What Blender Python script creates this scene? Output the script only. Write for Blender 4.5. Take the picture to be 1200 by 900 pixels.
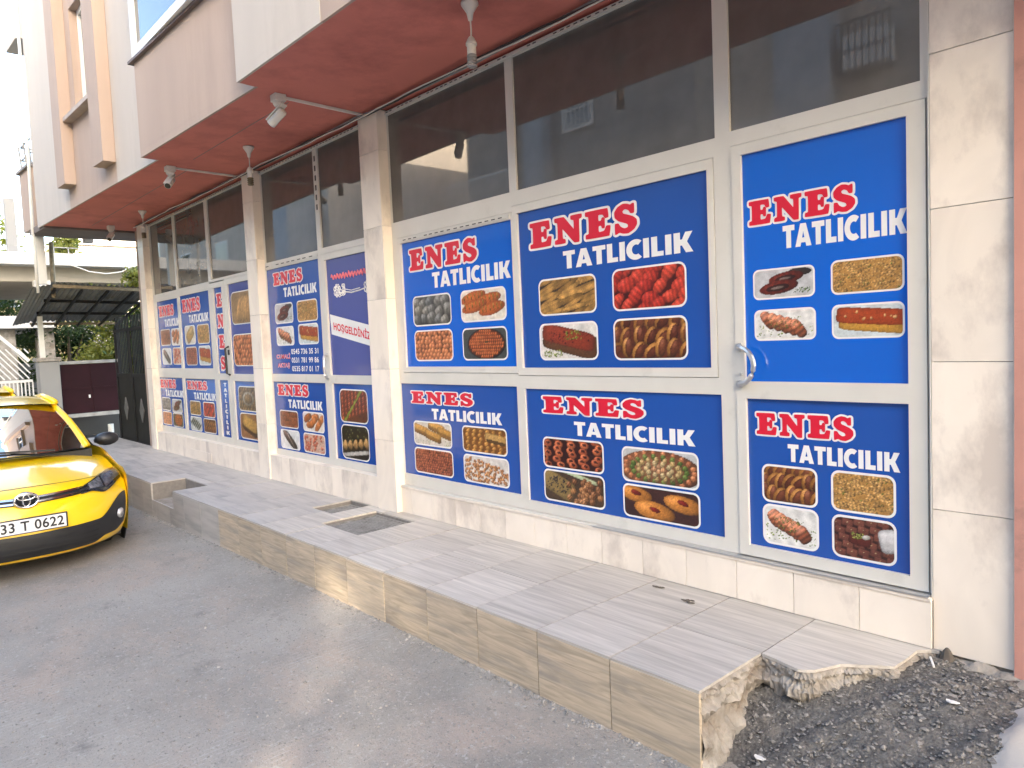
import bpy, math, random
import numpy as np
from mathutils import Vector, Matrix
R = math.radians
SC = bpy.context.scene
COL = SC.collection
for o in list(bpy.data.objects): bpy.data.objects.remove(o)

# ---------------------------------------------------------------- camera
CAMZ, CAMY = 1.405, -3.4
yaw, pitch, roll = R(-47.828), R(-3.519), R(-2.457)
fw = Vector((math.sin(yaw)*math.cos(pitch), math.cos(yaw)*math.cos(pitch), math.sin(pitch)))
rt = Vector((math.cos(yaw), -math.sin(yaw), 0)); up = rt.cross(fw)
r2 = rt*math.cos(roll)+up*math.sin(roll); u2 = -rt*math.sin(roll)+up*math.cos(roll)
cam = bpy.data.cameras.new('camera'); camo = bpy.data.objects.new('camera', cam); COL.objects.link(camo)
camo.matrix_world = Matrix(((r2.x,u2.x,-fw.x,0),(r2.y,u2.y,CAMY,0),(r2.z,u2.z,-fw.z,CAMZ),(0,0,0,1)))
m = Matrix.Identity(4)
for i in range(3):
    m[i][0]=r2[i]; m[i][1]=u2[i]; m[i][2]=-fw[i]
m[0][3]=0; m[1][3]=CAMY; m[2][3]=CAMZ
camo.matrix_world = m
cam.sensor_width = 36; cam.lens = 856.97/1200*36; cam.clip_end = 2000; cam.clip_start = .05
SC.camera = camo

# ---------------------------------------------------------------- light
SUN_EL = 17.0
SUN_DIR = Vector((0.80, -0.60, 0)).normalized()          # horizontal direction towards the sun
w = bpy.data.worlds.new('World'); SC.world = w; w.use_nodes = True
nt = w.node_tree
sky = nt.nodes.new('ShaderNodeTexSky'); sky.sky_type = 'NISHITA'; sky.sun_disc = False
sky.sun_elevation = R(SUN_EL); sky.sun_rotation = math.atan2(SUN_DIR.x, SUN_DIR.y)
sky.air_density = 1.0; sky.dust_density = 3.0; sky.ozone_density = 1.0
nt.links.new(sky.outputs[0], nt.nodes['Background'].inputs[0]); nt.nodes['Background'].inputs[1].default_value = 0.15
sl = bpy.data.lights.new('sun', 'SUN'); sl.energy = 3.8; sl.angle = R(0.6); sl.color = (1.0, .86, .68)
slo = bpy.data.objects.new('sun', sl); COL.objects.link(slo)
sd = Vector((SUN_DIR.x*math.cos(R(SUN_EL)), SUN_DIR.y*math.cos(R(SUN_EL)), math.sin(R(SUN_EL))))
slo.rotation_euler = sd.to_track_quat('Z', 'Y').to_euler(); slo.location = (6, -14, 12)
SC.view_settings.view_transform = 'Standard'; SC.view_settings.look = 'None'
SC.view_settings.exposure = 3.15; SC.view_settings.gamma = 1.0
SC.cycles.max_bounces = 8; SC.cycles.diffuse_bounces = 5

# ---------------------------------------------------------------- helpers
random.seed(7); RNG = np.random.default_rng(7)
def s2l(c):
    c = np.asarray(c, float)/255.0
    return np.where(c <= .04045, c/12.92, ((c+.055)/1.055)**2.4)
WORLD = {}
class MB:
    def __init__(s): s.v=[]; s.f=[]
    def quad(s,a,b,c,d):
        n=len(s.v); s.v+= [a,b,c,d]; s.f.append((n,n+1,n+2,n+3)); return s
    def poly(s,pts):
        n=len(s.v); s.v+=list(pts); s.f.append(tuple(range(n,n+len(pts)))); return s
    def box(s,x0,x1,y0,y1,z0,z1):
        n=len(s.v)
        s.v += [(x,y,z) for z in (z0,z1) for y in (y0,y1) for x in (x0,x1)]
        for f in ((0,2,3,1),(4,5,7,6),(0,1,5,4),(2,6,7,3),(0,4,6,2),(1,3,7,5)): s.f.append(tuple(n+i for i in f))
        return s
    def prism(s,pts,z0,z1):                       # pts: CCW xy outline
        n=len(s.v); k=len(pts)
        s.v += [(p[0],p[1],z0) for p in pts]+[(p[0],p[1],z1) for p in pts]
        s.f.append(tuple(n+i for i in reversed(range(k)))); s.f.append(tuple(n+k+i for i in range(k)))
        for i in range(k):
            j=(i+1)%k; s.f.append((n+i,n+j,n+k+j,n+k+i))
        return s
    def bar(s,a,b,w,h=None):                      # square bar between two points
        a=Vector(a); b=Vector(b); h=h or w; d=(b-a).normalized()
        ref=Vector((0,0,1)) if abs(d.z)<.95 else Vector((1,0,0))
        x=d.cross(ref).normalized(); y=x.cross(d)
        n=len(s.v)
        for p in (a,b):
            for sx,sy in ((-1,-1),(1,-1),(1,1),(-1,1)): s.v.append(tuple(p+x*sx*w/2+y*sy*h/2))
        for f in ((3,2,1,0),(4,5,6,7),(0,1,5,4),(1,2,6,5),(2,3,7,6),(3,0,4,7)): s.f.append(tuple(n+i for i in f))
        return s
    def tube(s,pts,r,k=8,closed=False):
        pts=[Vector(p) for p in pts]; n0=len(s.v); L=len(pts); rr=r if hasattr(r,'__len__') else [r]*L
        for i,p in enumerate(pts):
            if closed: d=(pts[(i+1)%L]-pts[i-1])
            else: d=(pts[min(i+1,L-1)]-pts[max(i-1,0)])
            d.normalize(); ref=Vector((0,0,1)) if abs(d.z)<.9 else Vector((1,0,0))
            x=d.cross(ref).normalized(); y=x.cross(d)
            for j in range(k):
                a=2*math.pi*j/k; s.v.append(tuple(p+(x*math.cos(a)+y*math.sin(a))*rr[i]))
        for i in range(L if closed else L-1):
            for j in range(k):
                a=n0+i*k+j; b=n0+i*k+(j+1)%k; i2=(i+1)%L
                c=n0+i2*k+(j+1)%k; d2=n0+i2*k+j; s.f.append((a,b,c,d2))
        if not closed:
            s.f.append(tuple(n0+j for j in reversed(range(k)))); s.f.append(tuple(n0+(L-1)*k+j for j in range(k)))
        return s
    def lathe(s,prof,c=(0,0,0),k=16,axis='z'):    # prof [(r,h)]
        n0=len(s.v)
        for r,h in prof:
            for j in range(k):
                a=2*math.pi*j/k; p=(r*math.cos(a),r*math.sin(a),h)
                if axis=='y': p=(p[0],p[2],p[1])
                if axis=='x': p=(p[2],p[0],p[1])
                s.v.append((c[0]+p[0],c[1]+p[1],c[2]+p[2]))
        for i in range(len(prof)-1):
            for j in range(k):
                s.f.append((n0+i*k+j,n0+i*k+(j+1)%k,n0+(i+1)*k+(j+1)%k,n0+(i+1)*k+j))
        s.f.append(tuple(n0+j for j in reversed(range(k)))); s.f.append(tuple(n0+(len(prof)-1)*k+j for j in range(k)))
        return s
    def grid(s,fn,us,vs):
        n0=len(s.v); m_=len(vs)
        for u in us:
            for v in vs: s.v.append(tuple(fn(u,v)))
        for i in range(len(us)-1):
            for j in range(m_-1):
                a=n0+i*m_+j; s.f.append((a,a+m_,a+m_+1,a+1))
        return s
    def emit(s,name,mat,parent=None,smooth=False,local=False,origin=None,bevel=0):
        v=np.array(s.v,float)
        if local: org=np.zeros(3)
        elif origin is not None: org=np.array(origin,float)
        else: org=np.array([(v[:,0].min()+v[:,0].max())/2,(v[:,1].min()+v[:,1].max())/2,v[:,2].min()])
        me=bpy.data.meshes.new(name); me.from_pydata((v-org).tolist(),[],s.f); me.update()
        if smooth:
            me.polygons.foreach_set('use_smooth',[True]*len(me.polygons))
        if mat: me.materials.append(mat)
        o=bpy.data.objects.new(name,me); COL.objects.link(o)
        po=WORLD.get(parent.name,np.zeros(3)) if parent else np.zeros(3)
        o.location=tuple(org-po) if not local else (0,0,0)
        if parent: o.parent=parent
        WORLD[o.name]=org if not local else po
        if bevel:
            b=o.modifiers.new('bevel','BEVEL'); b.width=bevel; b.segments=2; b.limit_method='ANGLE'; b.angle_limit=R(40)
        return o
def tag(o,label=None,cat=None,group=None,kind=None):
    if label: o['label']=label
    if cat: o['category']=cat
    if group: o['group']=group
    if kind: o['kind']=kind
    return o
def thing(name,label,cat,loc=(0,0,0),group=None):
    o=bpy.data.objects.new(name,None); COL.objects.link(o); o.location=loc; o.empty_display_size=.1
    WORLD[o.name]=np.array(loc,float); return tag(o,label,cat,group)
def copy_tree(o,parent=None):
    c=o.copy(); COL.objects.link(c); c.parent=parent
    if parent: c.matrix_parent_inverse=o.matrix_parent_inverse.copy()
    for ch in list(o.children): copy_tree(ch,c)
    return c

# ---------------------------------------------------------------- materials
def mat(name, col=(.5,.5,.5), rough=.6, metal=0, var=.12, scale=6, stretch=(1,1,1), col2=None, bump=0, bscale=60, spec=.5,
        randv=0, coat=0, detail=6, dirt=None, dirts=2.0, dirtr=(.5,.75), distort=0, coords='Object'):
    M=bpy.data.materials.new(name); M.use_nodes=True; t=M.node_tree; n=t.nodes; L=t.links
    b=n['Principled BSDF']; b.inputs['Roughness'].default_value=rough; b.inputs['Metallic'].default_value=metal
    b.inputs['Specular IOR Level'].default_value=spec; b.inputs['Coat Weight'].default_value=coat; b.inputs['Coat Roughness'].default_value=.05
    tc=n.new('ShaderNodeTexCoord'); mp=n.new('ShaderNodeMapping'); mp.inputs['Scale'].default_value=stretch
    L.new(tc.outputs[coords],mp.inputs[0])
    src=mp.outputs[0]
    if randv:
        oi=n.new('ShaderNodeObjectInfo'); ad=n.new('ShaderNodeVectorMath'); ad.operation='ADD'
        ml=n.new('ShaderNodeMath'); ml.operation='MULTIPLY'; ml.inputs[1].default_value=37.0
        L.new(oi.outputs['Random'],ml.inputs[0]); L.new(mp.outputs[0],ad.inputs[0]); L.new(ml.outputs[0],ad.inputs[1]); src=ad.outputs[0]
    nz=n.new('ShaderNodeTexNoise'); nz.inputs['Scale'].default_value=scale; nz.inputs['Detail'].default_value=detail; nz.inputs['Distortion'].default_value=distort
    L.new(src,nz.inputs['Vector'])
    rp=n.new('ShaderNodeValToRGB'); c=np.array(col,float)
    c2=np.array(col2,float) if col2 is not None else c*(1+var); c1=c if col2 is not None else c*(1-var)
    rp.color_ramp.elements[0].position=.3; rp.color_ramp.elements[1].position=.72
    rp.color_ramp.elements[0].color=(*c1,1); rp.color_ramp.elements[1].color=(*np.minimum(c2,1),1)
    L.new(nz.outputs['Fac'],rp.inputs[0]); out=rp.outputs[0]
    if dirt is not None:
        n2=n.new('ShaderNodeTexNoise'); n2.inputs['Scale'].default_value=dirts; n2.inputs['Detail'].default_value=8; n2.inputs['Roughness'].default_value=.65
        L.new(src,n2.inputs['Vector']); r3=n.new('ShaderNodeValToRGB'); r3.color_ramp.elements[0].position=dirtr[0]; r3.color_ramp.elements[1].position=dirtr[1]
        L.new(n2.outputs['Fac'],r3.inputs[0]); mx=n.new('ShaderNodeMix'); mx.data_type='RGBA'
        L.new(r3.outputs[0],mx.inputs[0]); L.new(out,mx.inputs[6]); mx.inputs[7].default_value=(*dirt,1); out=mx.outputs[2]
    if randv:
        hv=n.new('ShaderNodeHueSaturation'); mr=n.new('ShaderNodeMapRange'); mr.inputs[3].default_value=1-randv; mr.inputs[4].default_value=1+randv
        L.new(oi.outputs['Random'],mr.inputs[0]); L.new(mr.outputs[0],hv.inputs['Value']); L.new(out,hv.inputs['Color']); out=hv.outputs[0]
    L.new(out,b.inputs['Base Color'])
    if bump:
        n3=n.new('ShaderNodeTexNoise'); n3.inputs['Scale'].default_value=bscale; n3.inputs['Detail'].default_value=5
        L.new(src,n3.inputs['Vector']); bm=n.new('ShaderNodeBump'); bm.inputs['Strength'].default_value=bump; bm.inputs['Distance'].default_value=.01
        L.new(n3.outputs['Fac'],bm.inputs['Height']); L.new(bm.outputs[0],b.inputs['Normal'])
    return M
def srgb(r,g,b): return tuple(s2l((r,g,b)))
MARBLE=mat('marble',(.82,.74,.64),.28,var=.05,scale=3,stretch=(1,1,.6),randv=.04,dirt=(.59,.52,.45),dirts=2.2,dirtr=(.52,.65),distort=2.0)
ALU=mat('painted_aluminium',(.63,.61,.555),.38,var=.04,scale=4,dirt=(.50,.48,.43),dirts=5,dirtr=(.60,.85))
ALUB=mat('bare_aluminium',(.62,.62,.62),.3,metal=.9,var=.05)
GASKET=mat('black_gasket',(.02,.02,.02),.6)
BLUE=mat('blue_vinyl',srgb(22,76,160),.22,var=.05,scale=1.5,coat=.3,spec=.5,bump=.22,bscale=5)
BLUEB=mat('blue_vinyl_bright',srgb(2,94,200),.16,var=.04,scale=1.5,coat=.3,bump=.22,bscale=4)
BLUEC=mat('blue_vinyl_dull',srgb(62,76,150),.2,var=.05,scale=1.5,coat=.4,bump=.2,bscale=5)  # duller, redder blue than the main vinyl
INKR=mat('red_ink',srgb(212,24,52),.3,var=.03); INKW=mat('white_ink',(.78,.78,.76),.3,var=.02)
INKB=mat('black_ink',(.02,.02,.022),.35); INKP=mat('pink_ink',srgb(228,120,130),.35,var=.03)
GLASS=mat('dark_window_glass',(.105,.101,.095),.025,var=.12,spec=1.0)
ROOM=mat('sky_window_glass',(.03,.04,.05),.02,var=.1,spec=1.0)
SOFF=mat('terracotta_paint',(.58,.185,.145),.75,var=.10,scale=1.6,bump=.12,bscale=90,dirt=(.39,.115,.09),dirts=1.3,dirtr=(.48,.68))
WBEI=mat('beige_render',(.41,.312,.25),.85,var=.07,scale=1.4,stretch=(1.5,1.5,.3),bump=.15,bscale=120,dirt=(.35,.265,.21),dirts=1.0,dirtr=(.52,.75))
WCRM=mat('cream_render',(.50,.445,.385),.85,var=.06,scale=1.4,stretch=(1.5,1.5,.3),bump=.15,bscale=120,dirt=(.43,.38,.325),dirts=1.2,dirtr=(.52,.75))
PINK=mat('pink_render',(.52,.26,.21),.8,var=.08,scale=3,bump=.2,bscale=80,dirt=(.30,.17,.14),dirts=4,dirtr=(.55,.7))
TILET=mat('wood_look_tile',(.50,.462,.41),.45,var=.20,scale=5,stretch=(.5,9,9),randv=.09,dirt=(.345,.315,.275),dirts=1.9,dirtr=(.50,.74),detail=9,distort=.5)
TILEK=mat('bounce_tan_wood_tile',(.50,.41,.30),.5,var=.26,scale=4.5,stretch=(.7,8,8),randv=.11,dirt=(.27,.245,.22),dirts=2.2,dirtr=(.5,.75),detail=9,distort=1.4)  # same tile as the paving; tan tint puts warm bounce light into its colour
TILEO=mat('worn_grey_tile',(.45,.42,.385),.5,var=.10,scale=4,stretch=(.6,5,5),randv=.06,dirt=(.25,.24,.23),dirts=1.4,dirtr=(.5,.75),detail=9)
CONC=mat('rough_concrete',(.33,.30,.26),.9,var=.25,scale=14,bump=.8,bscale=50,dirt=(.22,.18,.14),dirts=5,dirtr=(.5,.65))
GROUT=mat('grout',(.22,.20,.18),.9,var=.15,scale=20)
ASPH=mat('broken_asphalt',(.125,.117,.106),.88,var=.5,scale=70,bump=1.0,bscale=110,dirt=(.19,.172,.148),dirts=7,dirtr=(.52,.68))
CHIP=mat('asphalt_chip',(.215,.203,.184),.85,var=.65,scale=60,randv=0)
GRAV=mat('gravel',(.27,.25,.225),.9,var=.4,scale=25)
STEEL=mat('steel_plate',(.30,.285,.26),.6,metal=.2,var=.2,scale=20,bump=.3,bscale=60,dirt=(.10,.085,.07),dirts=8)
BLACKP=mat('black_paint',(.018,.018,.02),.4,var=.2); BLACKG=mat('black_iron',(.010,.010,.011),.6,var=.3,scale=8,spec=.2)
MAROON=mat('maroon_paint',(.022,.004,.007),.7,var=.2,scale=3,spec=.2)
SHEET=mat('weathered_sheet',(.16,.165,.17),.55,metal=.2,var=.15,scale=3,dirt=(.10,.085,.07),dirts=2)
WHITEP=mat('white_paint',(.74,.73,.70),.5,var=.04,scale=3); WHITEB=mat('white_render',(.56,.54,.50),.85,var=.06,scale=1,bump=.1,dirt=(.45,.43,.39),dirts=1.2)
PLAST=mat('white_plastic',(.66,.64,.58),.4,var=.06,scale=9); RUSTB=mat('old_brass',(.20,.16,.10),.5,metal=.5,var=.3,scale=20)
CABLE=mat('grey_cable',(.30,.29,.27),.6,var=.3,scale=7); CABLEK=mat('black_cable',(.03,.03,.03),.6)
GREYR=mat('grey_render',(.27,.262,.25),.9,var=.08,scale=.6,bump=.1,dirt=(.21,.205,.195),dirts=.7); BLUER=mat('blue_grey_render',(.32,.37,.42),.9,var=.06,scale=.6)
YELR=mat('yellow_render',(.70,.52,.24),.9,var=.08,scale=.8)
BARK=mat('bark',(.11,.085,.06),.9,var=.4,scale=12,stretch=(1,1,.2),bump=.6,bscale=25)
def leafmat(name,c):
    M=mat(name,c,.55,var=.45,scale=1.3); b=M.node_tree.nodes['Principled BSDF']
    b.inputs['Transmission Weight'].default_value=0; t=M.node_tree
    tr=t.nodes.new('ShaderNodeBsdfTranslucent'); tr.inputs[0].default_value=(c[0]*1.7,c[1]*1.7,c[2]*.8,1)
    mx=t.nodes.new('ShaderNodeMixShader'); mx.inputs[0].default_value=.3
    t.links.new(b.outputs[0],mx.inputs[1]); t.links.new(tr.outputs[0],mx.inputs[2]); t.links.new(mx.outputs[0],t.nodes['Material Output'].inputs[0]); return M
LEAF=leafmat('leaf',(.06,.10,.025)); LEAFY=leafmat('yellow_leaf',(.16,.17,.03)); LEAFD=leafmat('dark_leaf',(.035,.065,.02))
YEL=mat('taxi_yellow_paint',srgb(250,204,14),.28,var=.02,scale=1,coat=.9)
CHROME=mat('chrome',(.75,.75,.77),.12,metal=1,var=.02); RUBBER=mat('rubber',(.018,.018,.018),.8,var=.2); PLATEW=mat('plate_white',(.78,.78,.77),.35,var=.02)
LAMPD=mat('lamp_housing',(.10,.10,.105),.25,metal=.5,var=.5,scale=18)
LAMPM=mat('lamp_reflector',(.72,.73,.75),.25,metal=.4,var=.6,scale=30); SEATM=mat('seat_cloth',(.13,.12,.11),.9,var=.2,scale=9)
CLEAR=bpy.data.materials.new('clear_glass'); CLEAR.use_nodes=True
_t=CLEAR.node_tree; _t.nodes.remove(_t.nodes['Principled BSDF'])
_tr=_t.nodes.new('ShaderNodeBsdfTransparent'); _tr.inputs[0].default_value=(.55,.60,.60,1); _gl=_t.nodes.new('ShaderNodeBsdfGlossy'); _gl.inputs['Roughness'].default_value=.02
_fr=_t.nodes.new('ShaderNodeFresnel'); _fr.inputs[0].default_value=1.55; _mx=_t.nodes.new('ShaderNodeMixShader')
_t.links.new(_fr.outputs[0],_mx.inputs[0]); _t.links.new(_tr.outputs[0],_mx.inputs[1]); _t.links.new(_gl.outputs[0],_mx.inputs[2]); _t.links.new(_mx.outputs[0],_t.nodes['Material Output'].inputs[0])
CLEARL=CLEAR.copy(); CLEARL.name='lamp_glass'
for _n in CLEARL.node_tree.nodes:
    if _n.type=='BSDF_TRANSPARENT': _n.inputs[0].default_value=(.93,.94,.95,1)
FOOD=bpy.data.materials.new('printed_photo'); FOOD.use_nodes=True
_t=FOOD.node_tree; _a=_t.nodes.new('ShaderNodeVertexColor'); _a.layer_name='Col'
_t.links.new(_a.outputs[0],_t.nodes['Principled BSDF'].inputs['Base Color']); _t.nodes['Principled BSDF'].inputs['Roughness'].default_value=.3

def road_material():
    M=bpy.data.materials.new('road_concrete'); M.use_nodes=True; t=M.node_tree; n=t.nodes; L=t.links; b=n['Principled BSDF']; b.inputs['Roughness'].default_value=.9; b.inputs['Specular IOR Level'].default_value=.25
    tc=n.new('ShaderNodeTexCoord')
    def noise(sc,det=6,ro=.6,st=(1,1,1)):
        mp=n.new('ShaderNodeMapping'); mp.inputs['Scale'].default_value=st; L.new(tc.outputs['Object'],mp.inputs[0])
        q=n.new('ShaderNodeTexNoise'); q.inputs['Scale'].default_value=sc; q.inputs['Detail'].default_value=det; q.inputs['Roughness'].default_value=ro; L.new(mp.outputs[0],q.inputs['Vector']); return q.outputs['Fac']
    def ramp(f,p0,p1,c0=(0,0,0),c1=(1,1,1)):
        r=n.new('ShaderNodeValToRGB'); r.color_ramp.elements[0].position=p0; r.color_ramp.elements[1].position=p1
        r.color_ramp.elements[0].color=(*c0,1); r.color_ramp.elements[1].color=(*c1,1); L.new(f,r.inputs[0]); return r.outputs[0]
    def mix(f,a,c,mode='MIX'):
        m=n.new('ShaderNodeMix'); m.data_type='RGBA'; m.blend_type=mode
        if isinstance(f,float): m.inputs[0].default_value=f
        else: L.new(f,m.inputs[0])
        L.new(a,m.inputs[6])
        if isinstance(c,tuple): m.inputs[7].default_value=(*c,1)
        else: L.new(c,m.inputs[7])
        return m.outputs[2]
    base=ramp(noise(.8,8),.32,.7,(.232,.212,.186),(.378,.348,.306))
    base=mix(ramp(noise(1.1,6,.7,(1,1.6,1)),.50,.66),base,(.36,.30,.25))      # brown stains
    base=mix(ramp(noise(2.7,7,.7),.58,.72),base,(.20,.188,.172))               # dark patches
    base=mix(ramp(noise(38,4,.7),.56,.70),base,(.40,.38,.345))               # worn spots
    base=mix(ramp(noise(24,5,.75),.60,.72),base,(.185,.172,.155))               # scuffs
    base=mix(ramp(noise(140,3),.62,.75),base,(.47,.45,.42))                    # pale grit
    base=mix(ramp(noise(90,3),.60,.72),base,(.15,.14,.128))                    # dark pits
    wv=n.new('ShaderNodeTexWave'); wv.wave_type='BANDS'; wv.bands_direction='X'; wv.inputs['Scale'].default_value=9; wv.inputs['Distortion'].default_value=2.2; wv.inputs['Detail'].default_value=3; wv.inputs['Detail Scale'].default_value=2.5
    mp=n.new('ShaderNodeMapping'); mp.inputs['Rotation'].default_value=(0,0,R(6)); L.new(tc.outputs['Object'],mp.inputs[0]); L.new(mp.outputs[0],wv.inputs['Vector'])
    gm=ramp(noise(.9,5,.6),.47,.6); gr=ramp(wv.outputs['Fac'],.72,.95)
    gg=mix(1.0,gm,gr,'MULTIPLY'); gg=mix(1.0,gg,ramp(noise(9,5,.7),.45,.66),'MULTIPLY'); gg=mix(1.0,gg,ramp(noise(160,2),.2,.9,(.15,.15,.15),(.75,.75,.75)),'MULTIPLY')
    base=mix(gg,base,(.50,.48,.455)); L.new(base,b.inputs['Base Color'])
    hh=mix(.5,noise(120,5),noise(25,5)); bm=n.new('ShaderNodeBump'); bm.inputs['Strength'].default_value=.8; bm.inputs['Distance'].default_value=.014
    L.new(hh,bm.inputs['Height']); L.new(bm.outputs[0],b.inputs['Normal']); return M
ROAD=road_material()

# ================================================================ THE SETTING
def zroad(x,y):
    d=max(0,min(-1.03-y,2.5)); z=-.325-.05*d
    z-=.012*max(0,min(-5-x,8))
    return z
xs=sorted(set([-400,-200,-100,-60,-40,-30,-24]+list(np.arange(-20,8.01,.5))+[10,14,20,30,60,120,300]))
ys=sorted(set([-300,-120,-60,-30,-20]+list(np.arange(-14,2.01,.5))+[4,8,14,30,60,120,300]))
b=MB(); b.grid(lambda x,y:(x,y,zroad(x,y)),xs,ys)
tag(b.emit('road',ROAD,smooth=True,origin=(0,0,0)),kind='structure')

# ---- raised pavement with its tiles
YF=-1.03
holes=[(-5.34,-4.77,-.685,-.175),(-5.93,-5.57,-.47,-.08),(-8.57,-7.86,YF-.2,-.67)]
pav=thing('pavement',None,None,(-7,-.5,-.4)); pav['kind']='structure'
def plate_cells(x0,x1,y0,y1,hs):
    X=sorted({x0,x1,*[h[i] for h in hs for i in (0,1) if x0<h[i]<x1]}); Yv=sorted({y0,y1,*[h[i] for h in hs for i in (2,3) if y0<h[i]<y1]})
    out=[]
    for i in range(len(X)-1):
        for j in range(len(Yv)-1):
            cx=(X[i]+X[i+1])/2; cy=(Yv[j]+Yv[j+1])/2
            if not any(h[0]<cx<h[1] and h[2]<cy<h[3] for h in hs): out.append((X[i],X[i+1],Yv[j],Yv[j+1]))
    return out
b=MB()
for c in plate_cells(-14.5,-1.63,YF+.012,.0,holes): b.box(*c,-.9,-.012)
b.emit('concrete_core',GROUT,pav)
b=MB().box(-8.6,-7.85,YF+.014,-.60,-.9,-.19).box(-6.0,-4.7,-.75,-.05,-.9,-.055); b.emit('pit_floor',CONC,pav)
BRK=[(-1.597,-.56),(-1.52,-.575),(-1.46,-.59),(-1.416,-.6),(-1.385,-.585),(-1.362,-.56),(-1.335,-.50),(-1.31,-.44),(-1.27,-.41),(-1.21,-.365),(-1.143,-.32),(-1.135,-.22),(-1.131,-.1),(-1.09,-.06),(-1.06,-.052)]
tx=[-1.600-.4565*i for i in range(0,29)]
g=.003
for i in range(len(tx)-1):
    x1,x0=tx[i]-g,tx[i+1]+g
    rows=((YF,-.557),(-.553,-.052)) if x0>-4.75 else ((YF,-.557),(-.553,-.052))
    for (y0,y1) in rows:
        mt=TILET if x0>-5.9 else TILEO
        cells=plate_cells(x0,x1,y0,y1,holes)
        if not cells: continue
        t=MB(); dz=random.uniform(-.0015,.0015)
        if len(cells)==1:
            t.box(*cells[0],-.012,dz)
        else:
            for c in cells: t.box(*c,-.012,dz)
        t.emit('paving_tile',mt,pav,bevel=.0015 if len(cells)==1 else 0)
t=MB().prism(list(reversed([(-1.600+g,-.052),(-1.06,-.052)]+[]))[:0] or [(-1.597,-.052)]+[(x,y) for x,y in BRK] ,-.012,.0); 
t.emit('paving_tile',TILET,pav)
b=MB()
for i in range(30):
    b.box(-1.06-.45*(i+1)+.002,-1.06-.45*i-.002,-.049,-.02,-.1,-.001)
b.emit('back_strip',TILEO,pav)
# kerb face tiles
for i in range(len(tx)-1):
    x1,x0=tx[i]-g,tx[i+1]+g
    mt=TILEK if x0>-7.0 else TILEO
    segs=[(x0,x1)]
    z1=-.001
    t=MB()
    for h in holes[2:]:
        if x0<h[1] and x1>h[0]:
            segs=[s for s in ((x0,min(x1,h[0])),(max(x0,h[1]),x1)) if s[1]-s[0]>.01]; lo,hi=max(x0,h[0]),min(x1,h[1])
            t.box(lo,hi,YF-.003,YF+.011,-.62,-.185)
    for s_ in segs: t.box(*s_,YF-.003+random.uniform(-.002,.001),YF+.011,-.62,z1-.012)
    t.emit('kerb_tile',mt,pav)
# broken concrete under the torn end
def broken_edge():
    b=MB(); pts=[(-1.612,YF+.004),(-1.604,-.95),(-1.615,-.86),(-1.60,-.75),(-1.61,-.66)]+BRK
    n=len(pts); lv=[(-.013,0),(-.022,.008),(-.034,.012),(-.046,.004),(-.060,.0),(-.075,.010),(-.095,.022),(-.12,.012),(-.15,-.01),(-.185,.0),(-.23,.025),(-.29,.03),(-.36,.05)]
    rr=random.Random(3); cols=[]
    sub=[]
    for i in range(n-1):
        for k in range(7):
            f=k/7; sub.append((pts[i][0]*(1-f)+pts[i+1][0]*f,pts[i][1]*(1-f)+pts[i+1][1]*f,
                Vector((pts[i+1][1]-pts[i][1],-(pts[i+1][0]-pts[i][0]),0)).normalized()))
    for (x,y,nn) in sub:
        cols.append([(x+nn.x*(o+rr.uniform(-.009,.009)+.014*hsh(x*1.5+z*6,y*1.5-z*4)*min(1,(-z-.013)*20))-.006*nn.x+rr.uniform(-.003,.003),y+nn.y*(o+rr.uniform(-.009,.009)+.014*hsh(x*1.5+z*6,y*1.5-z*4)*min(1,(-z-.013)*20))-.006*nn.y,z+(rr.uniform(-.006,.006) if z<-.02 else 0)) for z,o in lv])
    n0=len(b.v); k=len(lv)
    for c in cols: b.v+=c
    for i in range(len(cols)-1):
        for j in range(k-1):
            a=n0+i*k+j; b.f.append((a,a+1,a+k+1,a+k))
    # back fill under the overhanging tile
    b.prism([(-1.63,YF+.02),(-1.615,YF+.02),(-1.62,-.56),(-1.35,-.50),(-1.16,-.24),(-1.15,-.02),(-1.63,-.02)],-.9,-.0125)
    return b
pass
def hsh(x,y,s=1.0):
    return (math.sin(x*12.9*s+y*4.1)*math.cos(y*17.3*s-x*3.7)+math.sin(x*31*s-y*23*s)*.5+math.sin(x*57*s+y*71*s)*.25)
def zmound(x,y):
    s=min(1,max(0,(-y-.26)/.95)); s=s*s*(3-2*s)
    z=-.055-.31*s+.012*hsh(x,y)+.02*math.exp(-((x+1.0)**2+(y+.15)**2)/.05)
    z+=.035*math.exp(-((x+.72)**2+(y+.5)**2)/.09)-.035*math.exp(-((x+1.55)**2+(y+.8)**2)/.03)
    if x>-.35: z-=.05*(x+.35)
    return z
broken_edge().emit('broken_concrete',CONC,pav)
b=MB(); b.grid(lambda x,y:(x,y,zmound(x,y)+.006*hsh(x*3,y*3)+random.uniform(-.005,.005)),list(np.arange(-1.66,1.6,.022)),list(np.arange(-1.30,.0,.022)))
mo=tag(b.emit('asphalt_patch',ASPH,smooth=True),kind='structure')
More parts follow.
